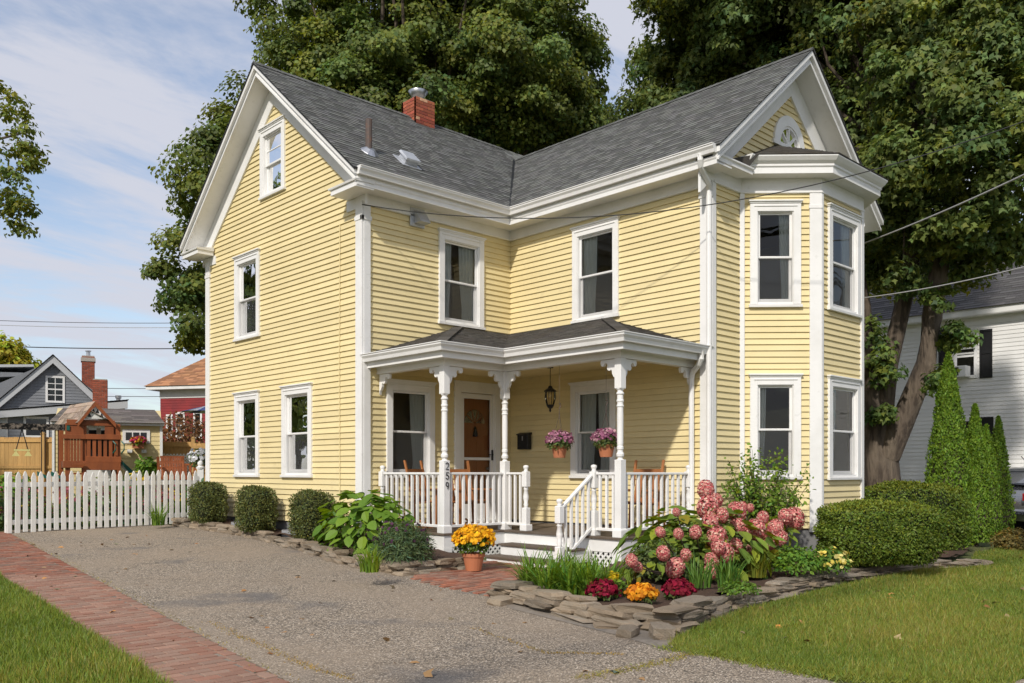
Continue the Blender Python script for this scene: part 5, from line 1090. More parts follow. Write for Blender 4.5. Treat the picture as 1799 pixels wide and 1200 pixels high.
# ------------------------------------------------------------------ white picket fence
fp0 = np.array([-3.72, 5.59]); fp1 = np.array([-.02, 6.10])
pf = empty('picket_fence', (-1.8, 5.8, .06), 'white painted picket fence between the driveway and the back garden', 'fence')
fd = (fp1-fp0)/np.linalg.norm(fp1-fp0); fn = np.array([fd[1], -fd[0]]); FL = np.linalg.norm(fp1-fp0)
pm = MB(); pm.prism([(-.042, 0), (.042, 0), (.042, 1.0), (.018, 1.075), (0, 1.095), (-.018, 1.075), (-.042, 1.0)], 1, -.010, .010); pme = pm.mesh('picket', bevel=.003); pme.materials.append(MATS['white_worn'])
an = math.atan2(fd[1], fd[0]); k = 28
for i in range(k):
    t = i/(k-1)*(FL-.1); q = fp0+fd*t+fn*.035
    obj('picket', pme, 'white_worn', pf, (q[0], q[1], gz(*q)+.02+random.uniform(-.012, .012)), (random.uniform(-.012, .012), random.uniform(-.012, .012), an), (random.uniform(.95, 1.04), 1, random.uniform(.985, 1.012)))
for zz_ in (.20, .87): mb = MB(); a = fp0-fd*.05; b = fp1; mb.bar((*a, gz(*a)+zz_), (*b, gz(*b)+zz_), .04, .085); mb.build('rail', 'white_worn', pf, bevel=.003)
for t in (0.02, FL*.72, FL-.02): q = fp0+fd*t-fn*.065; mb = MB(); mb.box(q[0]-.05, q[0]+.05, q[1]-.05, q[1]+.05, -.1, 1.06 if t > .1 else 1.15); mb.build('post', 'white_worn', pf, bevel=.004)
# flowers behind the fence
gb = empty('flower_border', (-1.8, 6.8, .08), 'mixed green border with faded pink flowers behind the picket fence', 'plants'); 
n = 5200; x = rng.uniform(-4.6, .6, n); y = 6.35+.14*x*0+rng.uniform(0, 1.3, n)+(x+1.8)*.14; zt_ = .10+rng.random(n)**1.3*(.55+.25*np.sin(x*3.1)+.15*np.sin(x*7.7)); P = np.stack([x, y, zt_], 1)
scatter('leaves', 'leaf_grey', gb, P, rng.normal(0, .6, (n, 3))+np.array([-.2, -.4, .7]), rng.uniform(.06, .15, n), T_LEAF, tint(n, .3, .2, (.75, .8, .6)), kind='stuff')
n = 170; x = rng.uniform(-4.4, .4, n); P = np.stack([x, 6.3+rng.uniform(0, 1.1, n)+(x+1.8)*.14, rng.uniform(.25, .85, n)], 1); P = np.repeat(P, 7, 0)+rng.normal(0, .035, (n*7, 3)); ci = np.array([(.30, .075, .10), (.36, .11, .14), (.55, .40, .04), (.24, .08, .09)])[rng.choice(4, n, p=[.35, .3, .12, .23])]
scatter('blossoms', 'flower', gb, P, rng.normal(0, .7, (n*7, 3))+np.array([-.3, -.5, .5]), np.full(n*7, .05), T_PETAL, np.repeat(ci, 7, 0), kind='stuff')
low_plant(-0+20, 905, .15, .45, 900, 'leaf_dark', .10, 'dark leafy clump left of the picket fence post', (1, 1, 1), T_LEAF)
# ------------------------------------------------------------------ helper: camera-facing frame for background buildings standing on the ground
def bframe(px, Z, turn=None):
    "origin on the ground at a pixel column and depth; u to the right, n towards the viewer; turn rotates the facade"
    O = CAM+Z*(FW+RT*(px-CXP)/FPX); O[2] = .09; turn = -math.atan((px-CXP)/FPX) if turn is None else turn; c, s = math.cos(turn), math.sin(turn); U = RT*c+FW*s; Nn = -FW*c+RT*s
    return (lambda p: tuple(O+U*p[0]+Nn*p[1]+UP*p[2])), O
def siding(T, parent, m, u0, u1, z0, z1, ex=.11, gable=None, ops=[], name='siding', single=False):
    mb = MB(T); z = z0
    while z < z1:
        lo, hi = u0, u1
        if gable: mid_, top, sl = gable; h = (top-z-ex/2)/sl; lo, hi = max(u0, mid_-h), min(u1, mid_+h)
        if hi-lo > .05:
            if single:
                b = MB(T); b.hexa([(lo,0,z),(hi,0,z),(hi,.022,z),(lo,.022,z),(lo,0,z+ex+.01),(hi,0,z+ex+.01),(hi,.006,z+ex+.01),(lo,.006,z+ex+.01)]); b.build('clapboard', m, parent)
            else: mb.hexa([(lo,0,z),(hi,0,z),(hi,.022,z),(lo,.022,z),(lo,0,z+ex+.01),(hi,0,z+ex+.01),(hi,.006,z+ex+.01),(lo,.006,z+ex+.01)])
        z += ex
    if not single: mb.build(name, m, parent)['kind'] = 'stuff'
def simple_window(T, parent, u0, u1, z0, z1, trimm='white', cw=.09, muntin=True, sash=True):
    mb = MB(T); mb.box(u0-cw, u0, 0, .05, z0-cw, z1+cw); mb.box(u1, u1+cw, 0, .05, z0-cw, z1+cw); mb.box(u0, u1, 0, .049, z1, z1+cw); mb.box(u0, u1, 0, .06, z0-cw, z0); f = mb.build('window', trimm, parent)
    mb = MB(T); mb.quad((u0, .024, z0), (u1, .024, z0), (u1, .024, z1), (u0, .024, z1)); mb.build('pane', 'glass', f, recalc=False)
    mb = MB(T); mb.quad((u0, .0225, z0), (u1, .0225, z0), (u1, .0225, z1), (u0, .0225, z1)); mb.build('dark_room', 'black', f, recalc=False)
    mb = MB(T)
    if sash: mb.box(u0, u1, .023, .04, (z0+z1)/2-.03, (z0+z1)/2+.03)
    if muntin: mb.box((u0+u1)/2-.015, (u0+u1)/2+.015, .023, .038, z0, z1); [mb.box(u0, u1, .023, .037, z-.015, z+.015) for z in (z0+(z1-z0)*.25, z0+(z1-z0)*.75)]
    if mb.v: mb.build('sash', trimm, f)
    return f
def roof_plane(T, parent, pts, eave, m, name='roof', ex=.16):
    mb = MB(); P = [T(p) for p in pts]; shingles(mb, P, eave, ex, .25, .6); return mb.build(name, m, parent, recalc=False, cols=True)
# ---- grey house, left background
T, O = bframe(93, 38.5); gh_ = empty('grey_house', tuple(O), 'grey clapboard gabled house with white trim beyond the wooden fence', 'house')
zr = lambda py, Z=38.5: 1.15+(YHP-py)*Z/FPX-.09
ur = lambda px, Z=38.5: (px-93)*Z/FPX*.885
ap = zr(628); sl_ = (zr(628)-zr(690))/(ur(163))
mb = MB(T); mb.prism([(-9, 0), (6.2, 0), (6.2, 1.2), (0, ap-.15), (-9, 1.2)], 1, -9, -.001); mb.build('wall', 'greysiding', gh_)
siding(T, gh_, 'greysiding', -6, 6.0, 0, ap-.3, .13, gable=(0, ap-.25, sl_))
mb = MB(T)
for s in (-1, 1): mb.prism([(0, ap+.05), (s*5.2, ap+.05-sl_*5.2), (s*5.2, ap-.28-sl_*5.2), (0, ap-.28)], 1, .0, .28)
mb.build('rake_board', 'greytrim', gh_)
for s in (-1, 1): roof_plane(T, gh_, [(s*5.4, .35, ap+.1-sl_*5.4), (s*5.4, -9, ap+.1-sl_*5.4), (0, -9, ap+.1), (0, .35, ap+.1)], (0, 1), 'greyroof')
simple_window(T, gh_, ur(84), ur(110), zr(704), zr(664)); 
mb = MB(T); mb.prism([(-2.1, .2), (2.8, .2), (2.8, zr(702)-.25), (2.8, zr(702)-.25), (-2.1, zr(727)-.2)], 1, 0.0, 1.6); mb.build('lean_to', 'greysiding', gh_)
Tl = lambda p: T((p[0], p[1]+1.6, p[2])); siding(Tl, gh_, 'greysiding', -2.1, 2.6, 0, zr(728), .13)
mb = MB(T); mb.prism([(-2.3, zr(730)), (2.9, zr(702)-.1), (2.9, zr(702)-.4), (-2.3, zr(730)-.3)], 1, 1.6, 1.9); mb.build('lean_to_fascia', 'greytrim', gh_)
roof_plane(T, gh_, [(-2.4, 1.95, zr(729)), (-2.4, 0, zr(729)), (2.95, 0, zr(701)-.05), (2.95, 1.95, zr(701)-.05)], (0, 1), 'greyroof')
simple_window(Tl, gh_, ur(48), ur(82), zr(768), zr(740), muntin=False); simple_window(Tl, gh_, ur(2), ur(14), zr(770), zr(738), muntin=False)
mb = MB(T); mb.box(-1.95, -1.7, 1.6, 1.66, 0, zr(735)); mb.build('corner_board', 'greytrim', gh_)
# dormer
mb = MB(T); mb.prism([(-9, zr(690)), (-1.15, zr(648)-.35), (-1.15, zr(648)-.2), (-9, zr(664))], 1, -6, -.3); mb.build('dormer', 'greysiding', gh_)
mb = MB(T); mb.prism([(-9, zr(661)), (-.75, zr(641)), (-.75, zr(645)), (-9, zr(668))], 1, -6, -.2); mb.build('dormer_eave', 'greytrim', gh_)
def stack(T, parent, u0, u1, v0, v1, z0, z1, corb=True):
    mb = MB(T); mb.box(u0, u1, v0, v1, z0, z1); mb.box(u0-.05, u1+.05, v0-.05, v1+.05, z1-.28, z1-.1) if corb else None; o = mb.build('chimney', 'mortar', parent); b = MB(T); z = z0; r = 0
    while z < z1-.07:
        u = u0-(.12 if r % 2 else 0)
        while u < u1:
            a, c = max(u, u0), min(u+.22, u1)
            if c-a > .04: g = random.uniform(.6, 1.2); b.col = (g, g, g); b.box(a, c, v1-.05, v1+.012, z, z+.07); b.box(a, c, v0-.012, v0+.05, z, z+.07)
            u += .235
        v = v0
        while v < v1-.05: g = random.uniform(.6, 1.2); b.col = (g, g, g); [b.box(uu-.012, uu+.012, v+.01, min(v+.22, v1)-.01, z, z+.068) for uu in (u0, u1)]; v += .235
        z += .082; r += 1
    b.build('bricks', 'brickred', o, cols=True)['kind'] = 'stuff'; return o
Zc = 42; T2c, O2 = bframe(155, Zc); h_ = lambda py: 1.15+(YHP-py)*Zc/FPX-.09; c_ = stack(T2c, gh_, -.27, .27, -.3, .3, 2, h_(626)); mb = MB(T2c); mb.lathe([(.10, h_(626)), (.09, h_(618)), (.13, h_(618)), (.13, h_(616))], 0, 0, 10); mb.build('flue', 'metal_grey', c_)
T2c, O2 = bframe(176, 36); h_ = lambda py: 1.15+(YHP-py)*36/FPX-.09; bc_ = empty('brick_chimney', tuple(O2), 'smooth red brick chimney rising behind the play tower', 'chimney'); stack(T2c, bc_, -.27, .27, -.3, .3, 0, h_(667), False)
T2c, O2 = bframe(208, 40); h_ = lambda py: 1.15+(YHP-py)*40/FPX-.09; mb = MB(T2c); mb.tube([(0, 0, 0), (0, 0, h_(696))], .09, 8); mb.tube([(0, 0, h_(700)), (0, 0, h_(695))], .13, 8); tag(mb.build('stove_pipe', 'metal_grey', None), 'grey metal stove pipe standing behind the shed roof', 'pipe')
# ---- red house
T, O = bframe(282, 40, turn=R(-14)); rh = empty('red_house', tuple(O), 'dark red clapboard house with orange shingle roof behind the yard', 'house'); zq = lambda py: 1.15+(YHP-py)*40/FPX-.09
mb = MB(T); mb.box(0, 9, -8, -.002, 0, zq(686)); mb.build('wall', 'redsiding', rh); siding(T, rh, 'redsiding', 0, 9, 0, zq(700), .12)
mb = MB(T); mb.box(-.02, 9, 0, .04, zq(700), zq(686)); mb.build('frieze', 'white_worn', rh)
mb = MB(T); mb.box(-.45, 9.4, -8.4, .45, zq(686), zq(680)); mb.build('eave', 'white_worn', rh)
zt_ = zq(630); roof_plane(T, rh, [(-.5, .5, zq(680)), (9.4, .5, zq(680)), (7, -3.2, zt_+1.1), (2.0, -3.2, zt_+1.1)], (0, 1), 'orangeroof'); roof_plane(T, rh, [(-.5, .5, zq(680)), (-.5, -8, zq(680)), (2.0, -3.2, zt_+1.1)], (0, 1), 'orangeroof')
up = lambda px: (px-282)*40/FPX
simple_window(T, rh, up(293)+.12, up(304), zq(768), zq(732), muntin=False); simple_window(T, rh, up(317), up(328), zq(768), zq(728), muntin=False); simple_window(T, rh, up(352), up(362), zq(768), zq(728), muntin=False)
# ---- shed
T, O = bframe(245, 27); sh = empty('garden_shed', tuple(O), 'pale yellow garden shed with flower box and brown shingle roof', 'shed'); zs_ = lambda py: 1.15+(YHP-py)*27/FPX-.09; us_ = lambda px: (px-245)*27/FPX*.92
mb = MB(T); mb.box(us_(98), us_(285), -2.6, -.002, 0, zs_(746)); mb.build('wall', 'shedsiding', sh); siding(T, sh, 'shedsiding', us_(98), us_(285), 0, zs_(747), .135, single=True)
mb = MB(T); mb.prism([(-2.6, zs_(746)), (-.002, zs_(746)), (-1.3, zs_(716))], 0, us_(100), us_(284)); mb.build('gable', 'shedsiding', sh)
mb = MB(T); mb.box(us_(281), us_(286), .0, .035, 0, zs_(746)); mb.box(us_(97), us_(101), 0, .035, 0, zs_(746)); mb.box(us_(95), us_(289), .05, .18, zs_(747)-.02, zs_(742)); mb.build('trim', 'white', sh)
roof_plane(T, sh, [(us_(94), .25, zs_(744)), (us_(290), .25, zs_(744)), (us_(273), -1.3, zs_(715)), (us_(110), -1.3, zs_(715))], (0, 1), 'shedroof')
simple_window(T, sh, us_(221), us_(258), zs_(774), zs_(760), muntin=False, sash=False)
mb = MB(T); [mb.box(us_(px)-.015, us_(px)+.015, .03, .06, zs_(774), zs_(760)) for px in (233, 246)]; mb.build('muntin', 'white', sh)
mb = MB(T); mb.box(us_(146), us_(206), 0, .03, 0, zs_(748)); mb.build('door', 'vinyl', sh)
wb = empty('window_box', T((us_(243), .3, zs_(786))), 'terracotta planter of red and yellow flowers under the shed window', 'planter'); mb = MB(T); mb.prism([(us_(233), zs_(788)), (us_(252), zs_(788)), (us_(254), zs_(779)), (us_(231), zs_(779))], 1, .08, .34); mb.build('box', 'terracotta', wb)
for px in (228, 253): mb = MB(T); mb.box(us_(px)-.07, us_(px)+.07, .02, .2, zs_(796), zs_(790)); mb.build('shelf_bracket', 'white', sh)
c_ = np.array(T((us_(243), .24, zs_(776)))); flower_head_cloud(wb, c_, .24, 110, [(.62, .30, .02), (.45, .02, .06), (.6, .08, .2)], .06, .6, -.2); leaf_cloud(wb, c_, .22, 250, 'leaf_bright', .09, .6)
# ---- cedar fence, board by board
def board_fence(px0, px1, Z, ptop, label, step=.145):
    T, O = bframe(px0, Z, 0); h = 1.15+(YHP-ptop)*Z/FPX-.09; L = (px1-px0)*Z/FPX; f = empty('cedar_fence', tuple(O), label, 'fence'); u = 0
    while u < L: mb = MB(T); mb.box(u, min(u+step-.006, L), 0, .02, 0, h+random.uniform(-.008, .008)); mb.build('board', 'cedar', f); u += step
    for z in (.35, h*.55, h-.12): mb = MB(T); mb.box(0, L, .02, .06, z-.05, z+.05); mb.build('rail', 'cedar', f)
    u = L*.86
    while u > -.1: mb = MB(T); mb.box(u-.06, u+.06, .06, .18, 0, h+.1); mb.prism([(u-.075, h+.1), (u+.075, h+.1), (u, h+.17)], 1, .045, .195); mb.build('post', 'cedar', f); u -= 2.4
    return T, h, L
board_fence(-45, 100, 29, 768, 'natural cedar board fence in front of the grey house')
board_fence(283, 352, 29.5, 776, 'short run of cedar board fence right of the shed'); board_fence(338, 385, 28, 779, 'cedar fence panel beside the house wall')
T, O = bframe(287, 28.5); lt = MB(); lat = MB(); lattice(T, 1.0, 1.0, 1.65, .10); tag(lat.build('lattice_screen', 'white_worn', None), 'white lattice screen in front of the cedar fence', 'lattice')
# ---- play tower
T, O = bframe(163, 24, R(30)); pl = empty('play_tower', tuple(O), 'reddish wooden play tower with shingled roof and swing beam', 'playset'); zp = lambda py: 1.15+(YHP-py)*24/FPX-.09; u_ = lambda px: (px-163)*24/FPX*.91
def pbox(nm, a, b, v0, v1, z0, z1, m='playwood'): mb = MB(T); mb.box(a, b, v0, v1, z0, z1); return mb.build(nm, m, pl, bevel=.006)
for px, v in ((113, -1.3), (148, .0), (208, .0), (208, -1.3), (120, 0)): pbox('leg', u_(px)-.06, u_(px)+.06, v-.12, v, 0, zp(744))
pbox('deck', u_(112), u_(212), -1.3, .06, zp(822), zp(810))
for i in range(6): px = 116+i*5.4; pbox('rail_slat', u_(px)-.035, u_(px)+.035, .03, .055, zp(812), zp(766))
for i in range(6): px = 156+i*9.6; pbox('rail_slat', u_(px)-.045, u_(px)+.045, .02, .05, zp(806), zp(768))
pbox('rail', u_(111), u_(150), .055, .09, zp(772), zp(764)); pbox('rail', u_(150), u_(213), .05, .09, zp(772), zp(763)); pbox('rail', u_(150), u_(213), .05, .09, zp(812), zp(802))
pbox('header', u_(118), u_(202), -.02, .04, zp(748), zp(738)); pbox('arch', u_(146), u_(212), .06, .09, zp(826), zp(812))
for sgn, pa, pb in ((1, 146, 152), (-1, 205, 212)):
    mb = MB(T); mb.prism([(u_(pa), zp(826)), (u_(pb), zp(826)), (u_((pa*.3+pb*.7)), zp(842)), (u_(pa if sgn > 0 else pb), zp(852))], 1, .06, .09); mb.build('arch_brace', 'playwood', pl)
mb = MB(T); mb.quad((u_(150), -1.25, zp(806)), (u_(206), -1.25, zp(806)), (u_(206), -1.25, zp(752)), (u_(150), -1.25, zp(752))); mb.build('back_panel', 'black', pl, recalc=False)
pbox('window_panel', u_(152), u_(162), -1.2, -1.15, zp(765), zp(749), 'white'); pbox('window_panel', u_(176), u_(184), -1.2, -1.15, zp(765), zp(749), 'white'); pbox('front_panel', u_(120), u_(148), -.01, .02, zp(766), zp(745)); pbox('front_panel', u_(184), u_(200), -.01, .02, zp(766), zp(745))
mb = MB(T); zt_ = zp(706)
for s, pe in ((-1, 136), (1, 203)):
    mb.prism([(u_(166), zt_), (u_(pe), zp(744)), (u_(pe), zp(744)-.12), (u_(166), zt_-.12)], 1, .14, .2)
mb.build('rake_board', 'playwood', pl)
mb = MB(T); mb.prism([(u_(148), zp(736)), (u_(186), zp(736)), (u_(167), zp(715))], 1, .10, .13); mb.build('sunburst_panel', 'white_worn', pl)
for px, py in ((157, 731), (164, 724), (170, 724), (177, 731)): mb = MB(T); mb.prism([(u_(px-3), zp(py+2)), (u_(px+3), zp(py+2)), (u_(px+(1 if px > 167 else -1)), zp(py-6))], 1, .131, .14); mb.build('cutout', 'black', pl)
for s, (pa, pb) in ((0, (104, 136)), (1, (203, 176))):
    roof_plane(T, pl, [(u_(136) if s == 0 else u_(203), .2, zp(744)), (u_(136)-.5 if s == 0 else u_(203)+.1, -1.7, zp(744)), (u_(166)-.5, -1.7, zt_), (u_(166), .2, zt_)], (0, 1), 'woodgrey', ex=.2)
mb = MB(T); mb.bar((u_(-60), -.1, zp(752)), (u_(126), -.1, zp(752)), .12, .16); mb.build('swing_beam', 'woodgrey', pl)
mb = MB(T); mb.box(u_(118), u_(123), -.02, .05, zp(757), zp(749)); mb.build('beam_cap', 'green_plastic', pl)
def swing(pxa, pxb, pyb, seat):
    mb = MB(T); [mb.tube([(u_((pxa+pxb)/2 if seat == 'bar' else p), -.1, zp(756)), (u_(p), -.1, zp(pyb))], .012, 4) for p in (pxa, pxb)]; mb.build('swing_rope', 'cable', pl)
    if seat == 'bar': mb = MB(T); mb.bar((u_(pxa)-.05, -.1, zp(pyb)), (u_(pxb)+.05, -.1, zp(pyb)), .04); [mb.prism([(u_(p)-.09, zp(pyb)-.16), (u_(p)+.09, zp(pyb)-.16), (u_(p), zp(pyb))], 1, -.11, -.09) for p in (pxa, pxb)]; mb.build('trapeze', 'yellow_plastic', pl)
    else: mb = MB(T); mb.hexa([(u_(pxa)-.1,-.3,zp(836)),(u_(pxb)+.1,-.3,zp(842)),(u_(pxb)+.1,.1,zp(842)),(u_(pxa)-.1,.1,zp(836)),(u_(pxa)-.1,-.3,zp(828)),(u_(pxb)+.1,-.3,zp(838)),(u_(pxb)+.1,.1,zp(838)),(u_(pxa)-.1,.1,zp(828))]); mb.build('swing_seat', 'green_plastic', pl)
swing(34, 54, 792, 'bar'); swing(76, 82, 830, 'seat'); swing(99, 104, 832, 'seat')
mb = MB(T); mb.hexa([(u_(214),-.9,zp(812)),(u_(242),-.9,zp(845)),(u_(242),-.3,zp(845)),(u_(214),-.3,zp(812)),(u_(214),-.9,zp(806)),(u_(242),-.9,zp(832)),(u_(242),-.3,zp(832)),(u_(214),-.3,zp(806))]); mb.build('slide', 'green_plastic', pl)
mb = MB(T); [mb.tube([(u_(p), .12, zp(796)), (u_(p)+.06, .2, zp(790)), (u_(p)+.06, .2, zp(780)), (u_(p), .12, zp(775))], .02, 5) for p in (198, 213)]; mb.build('grab_handle', 'green_plastic', pl)
for z in (815, 832, 848): mb = MB(T); mb.bar((u_(127), .2, zp(z)), (u_(146), .2, zp(z)), .08, .05); mb.build('ladder_rung', 'playwood', pl)
# ---- garden bench, finial post, umbrella, shrubs in the yard
T, O = bframe(305, 22); gbn = empty('garden_bench', tuple(O), 'reddish wooden garden glider with lattice back', 'bench'); zb_ = lambda py: 1.15+(YHP-py)*22/FPX-.09; ub = lambda px: (px-305)*22/FPX*.93
def bb_(nm, *a): mb = MB(T); mb.bar(*a); mb.build(nm, 'playwood', gbn)
for px in (281, 303, 324): bb_('back_post', (ub(px)-.05, -.1, zb_(803)), (ub(px)+.03, .15, .3), .06)
for py in (803, 812, 822): bb_('back_rail', (ub(281), -.1+(py-803)*.005, zb_(py)), (ub(324), -.1+(py-803)*.005, zb_(py)), .04, .06)
for i in range(9): px = 284+i*4.6; bb_('back_slat', (ub(px), -.09, zb_(804)), (ub(px)+.02, .1, zb_(840)), .05, .02)
bb_('armrest', (ub(326), .1, zb_(816)), (ub(343), .4, zb_(816)), .06, .04); bb_('armrest', (ub(281), .1, zb_(816)), (ub(283), .5, zb_(816)), .06, .04); bb_('seat', (ub(281), .35, zb_(840)), (ub(343), .35, zb_(840)), .4, .06)
for px in (326, 334, 342): bb_('leg', (ub(px), .3, zb_(816)), (ub(px), .3, 0), .06)
T, O = bframe(352, 20.5); mb = MB(T); zf_ = lambda py: 1.15+(YHP-py)*20.5/FPX-.09; mb.box(-.07, .07, -.07, .07, 0, zf_(824)); mb.lathe([(.09, zf_(824)), (.10, zf_(821)), (.05, zf_(819)), (.065, zf_(815)), (.06, zf_(812)), (.01, zf_(809))], 0, 0, 12); tag(mb.build('gate_post', 'white', None), 'white gate post with ball finial near the house corner', 'post')
T, O = bframe(366, 25); um = empty('patio_umbrella', tuple(O), 'blue and white striped patio umbrella in the back yard', 'umbrella'); zu = lambda py: 1.15+(YHP-py)*25/FPX-.09
mb = MB(T); mb.tube([(0, 0, 0), (0, 0, zu(712))], .025, 6); mb.build('pole', 'metal_grey', um)
for i in range(16): a0, a1 = 2*math.pi*i/16, 2*math.pi*(i+1)/16; r = .75; mb = MB(T); mb.add([(0, 0, zu(712)), (r*math.cos(a0), r*math.sin(a0), zu(724)), (r*math.cos(a1), r*math.sin(a1), zu(724))], [(0, 1, 2)]); mb.build('canopy_panel', ('canopy_blue', 'canopy_white')[i % 2], um, recalc=False)
def loose_bush(px, py, Z, r, label, m='leaf_dark', n=900, base=(1, 1, 1), size=.13, fl=None):
    c = at(px, py, Z); t = empty('garden_shrub', (c[0], c[1], .08), label, 'shrub'); leaf_cloud(t, c, r, n, m, size, .8, -.8, T_LEAF, base=base); mb = MB(); [mb.tube([(c[0], c[1], 0), (c[0]+random.uniform(-r, r)*.5, c[1]+random.uniform(-r, r)*.5, c[2]+r*.3)], .02, 5) for _ in range(5)]; mb.build('stems', 'twig', t)
    if fl: flower_head_cloud(t, c, r, 40, fl, .10)
loose_bush(322, 760, 31, .95, 'dark reddish shrub in front of the red house', n=1200, base=(1.6, .6, .9)); loose_bush(352, 806, 21.5, .28, 'white flowering plant beside the gate post', n=350, fl=[(.7, .7, .72)], size=.09); loose_bush(258, 818, 22, .26, 'tall light green perennial in front of the shed', 'leaf_bright', 300); loose_bush(240, 852, 20.5, .36, 'green flower clump behind the pickets below the shed', 'leaf_bright', 700, fl=[(.6, .4, .03), (.6, .6, .6)]); loose_bush(20, 860, 20, .5, 'green perennial clump by the cedar fence', 'leaf_bright', 500)
# ---- white neighbour house on the right
XW = 19.3; TW = frame((XW, 6), (0, -1), (-1, 0)); Lw = 18.0
nh = empty('white_house', (XW+3, -3, -.1), 'white sided neighbour house with dark shutters behind the maple', 'house')
py2z = lambda px, py: on(px, py, 0, XW)[2]; py2u = lambda px: 6-on(px, 829, 0, XW)[1]
ze_ = py2z(1745, 553)
mb = MB(TW); mb.box(0, Lw, -8, -.002, -.6, ze_); mb.build('wall', 'vinyl', nh); siding(TW, nh, 'vinyl', 0, Lw, .1, ze_-.15, .118, single=True)
mb = MB(TW); mb.box(0, Lw, 0, .03, -.6, .1); mb.build('foundation', 'foundation', nh)
mb = MB(TW); mb.box(-.3, Lw+.3, -.02, .35, ze_-.02, ze_+.03); mb.box(-.3, Lw+.3, .32, .36, ze_, ze_+.2); mb.build('eave', 'white', nh)
roof_plane(TW, nh, [(-.3, .42, ze_+.18), (Lw+.3, .42, ze_+.18), (Lw+.3, -4.2, ze_+3.4), (-.3, -4.2, ze_+3.4)], (0, 1), 'greyroof', ex=.15)
u0, u1 = py2u(1682), py2u(1712); z0, z1 = py2z(1697, 660), py2z(1697, 592); w1 = simple_window(TW, nh, u0, u1, z0, z1, muntin=False)
mb = MB(TW); [mb.box(u0, u1, .023, .03, z0+(z1-z0)*t, z0+(z1-z0)*t+.05) for t in (.55, .68, .8, .92)]; mb.build('blind', 'white_worn', w1)
def shutter(px0, px1, pt, pb):
    a, b = py2u(px0), py2u(px1); zt_, zb_ = py2z(px0, pt), py2z(px0, pb); mb = MB(TW); mb.box(a, a+.05, .02, .055, zb_, zt_); mb.box(b-.05, b, .02, .055, zb_, zt_); [mb.box(a+.05, b-.05, .02, .054, z, z+.06) for z in (zb_, (zb_+zt_)/2, zt_-.06)]
    mb.box(a+.05, b-.05, .02, .035, zb_, zt_); mb.build('shutter', 'black', nh)
shutter(1722, 1744, 580, 665); shutter(1650, 1668, 580, 665); shutter(1722, 1746, 733, 800)
ac = MB(TW); a, b = py2u(1676), py2u(1706); zt_, zb_ = py2z(1690, 645), py2z(1690, 664); ac.box(a, b, .05, .42, zb_, zt_); aco = ac.build('air_conditioner', 'vinyl', None, bevel=.01); tag(aco, 'white window air conditioner in the neighbour house upstairs window', 'air conditioner')
mb = MB(TW); mb.box(a+.06, b-.2, .42, .425, zb_+.04, zt_-.04); mb.build('grille', 'black', aco)
w2 = simple_window(TW, nh, py2u(1690), py2u(1714), py2z(1700, 800), py2z(1700, 740), muntin=False)
# ---- parked car at the right edge
cz0 = -.25
cpos = at(1776, 829, 19.8); hd = R(-38)
car = empty('parked_car', (cpos[0]+1.5, cpos[1]-1.2, cz0), 'silver grey hatchback parked beyond the arborvitae, red tail light showing', 'car')
c_, s_ = math.cos(hd), math.sin(hd); TC = lambda p: (cpos[0]+c_*p[0]-s_*p[1], cpos[1]+s_*p[0]+c_*p[1], cz0+p[2])
def loft(name, secs, m, parent=car, smooth=True):
    k = len(secs[0]); mb = MB(TC); mb.add([p for s in secs for p in s], [(i*k+j, i*k+(j+1) % k, (i+1)*k+(j+1) % k, (i+1)*k+j) for i in range(len(secs)-1) for j in range(k)]+[tuple(range(k))[::-1], tuple(range((len(secs)-1)*k, len(secs)*k))]); return mb.build(name, m, parent, smooth=smooth)
def sec(x, w_, zb_, zm, zt_): return [(x, -w_*.92, zb_), (x, -w_, zb_+.2), (x, -w_, zm), (x, -w_*.9, zt_), (x, w_*.9, zt_), (x, w_, zm), (x, w_, zb_+.2), (x, w_*.92, zb_)]
loft('body', [sec(0, .78, .45, .7, .85), sec(.08, .88, .32, .75, .98), sec(.5, .92, .28, .8, 1.02), sec(2.2, .92, .25, .8, 1.0), sec(3.4, .90, .27, .78, .96), sec(4.3, .84, .32, .66, .8), sec(4.5, .7, .4, .6, .68)], 'carpaint')
loft('cabin', [sec(.12, .76, .95, 1.0, 1.06), sec(.45, .74, .95, 1.2, 1.48), sec(1.2, .74, .95, 1.2, 1.58), sec(2.2, .74, .95, 1.2, 1.55), sec(3.2, .76, .95, .97, 1.0)], 'carpaint')
for s in (-1, 1):
    mb = MB(TC); mb.add([(.55, s*.79, 1.05), (1.3, s*.80, 1.05), (1.3, s*.755, 1.42), (.75, s*.755, 1.40)], [(0, 1, 2, 3)]); mb.add([(1.38, s*.80, 1.05), (2.9, s*.81, 1.04), (2.25, s*.755, 1.42), (1.38, s*.755, 1.44)], [(0, 1, 2, 3)]); mb.build('side_window', 'black', car, recalc=False)
    mb = MB(TC); mb.add([(-.07, s*.48, .76), (-.07, s*.84, .76), (.34, s*.965, .90), (.34, s*.96, .98), (.02, s*.93, .98), (-.07, s*.48, .92)], [(0, 1, 2, 3, 4, 5)]); mb.build('tail_light', 'redlens', car, recalc=False)
    for x in (.85, 3.55): mb = MB(lambda p, x=x, s=s: TC((x+p[0], s*.84+p[2], .31+p[1]))); mb.lathe([(.2, -.1), (.31, -.1), (.33, -.06), (.33, .06), (.31, .1), (.2, .1)], 0, 0, 20); wh = mb.build('wheel', 'rubber', car); mb = MB(lambda p, x=x, s=s: TC((x+p[0], s*.84+p[2], .31+p[1]))); mb.lathe([(.2, -.08), (.05, -.1), (.05, .1), (.2, .08)], 0, 0, 12); mb.build('rim', 'metal_grey', wh)
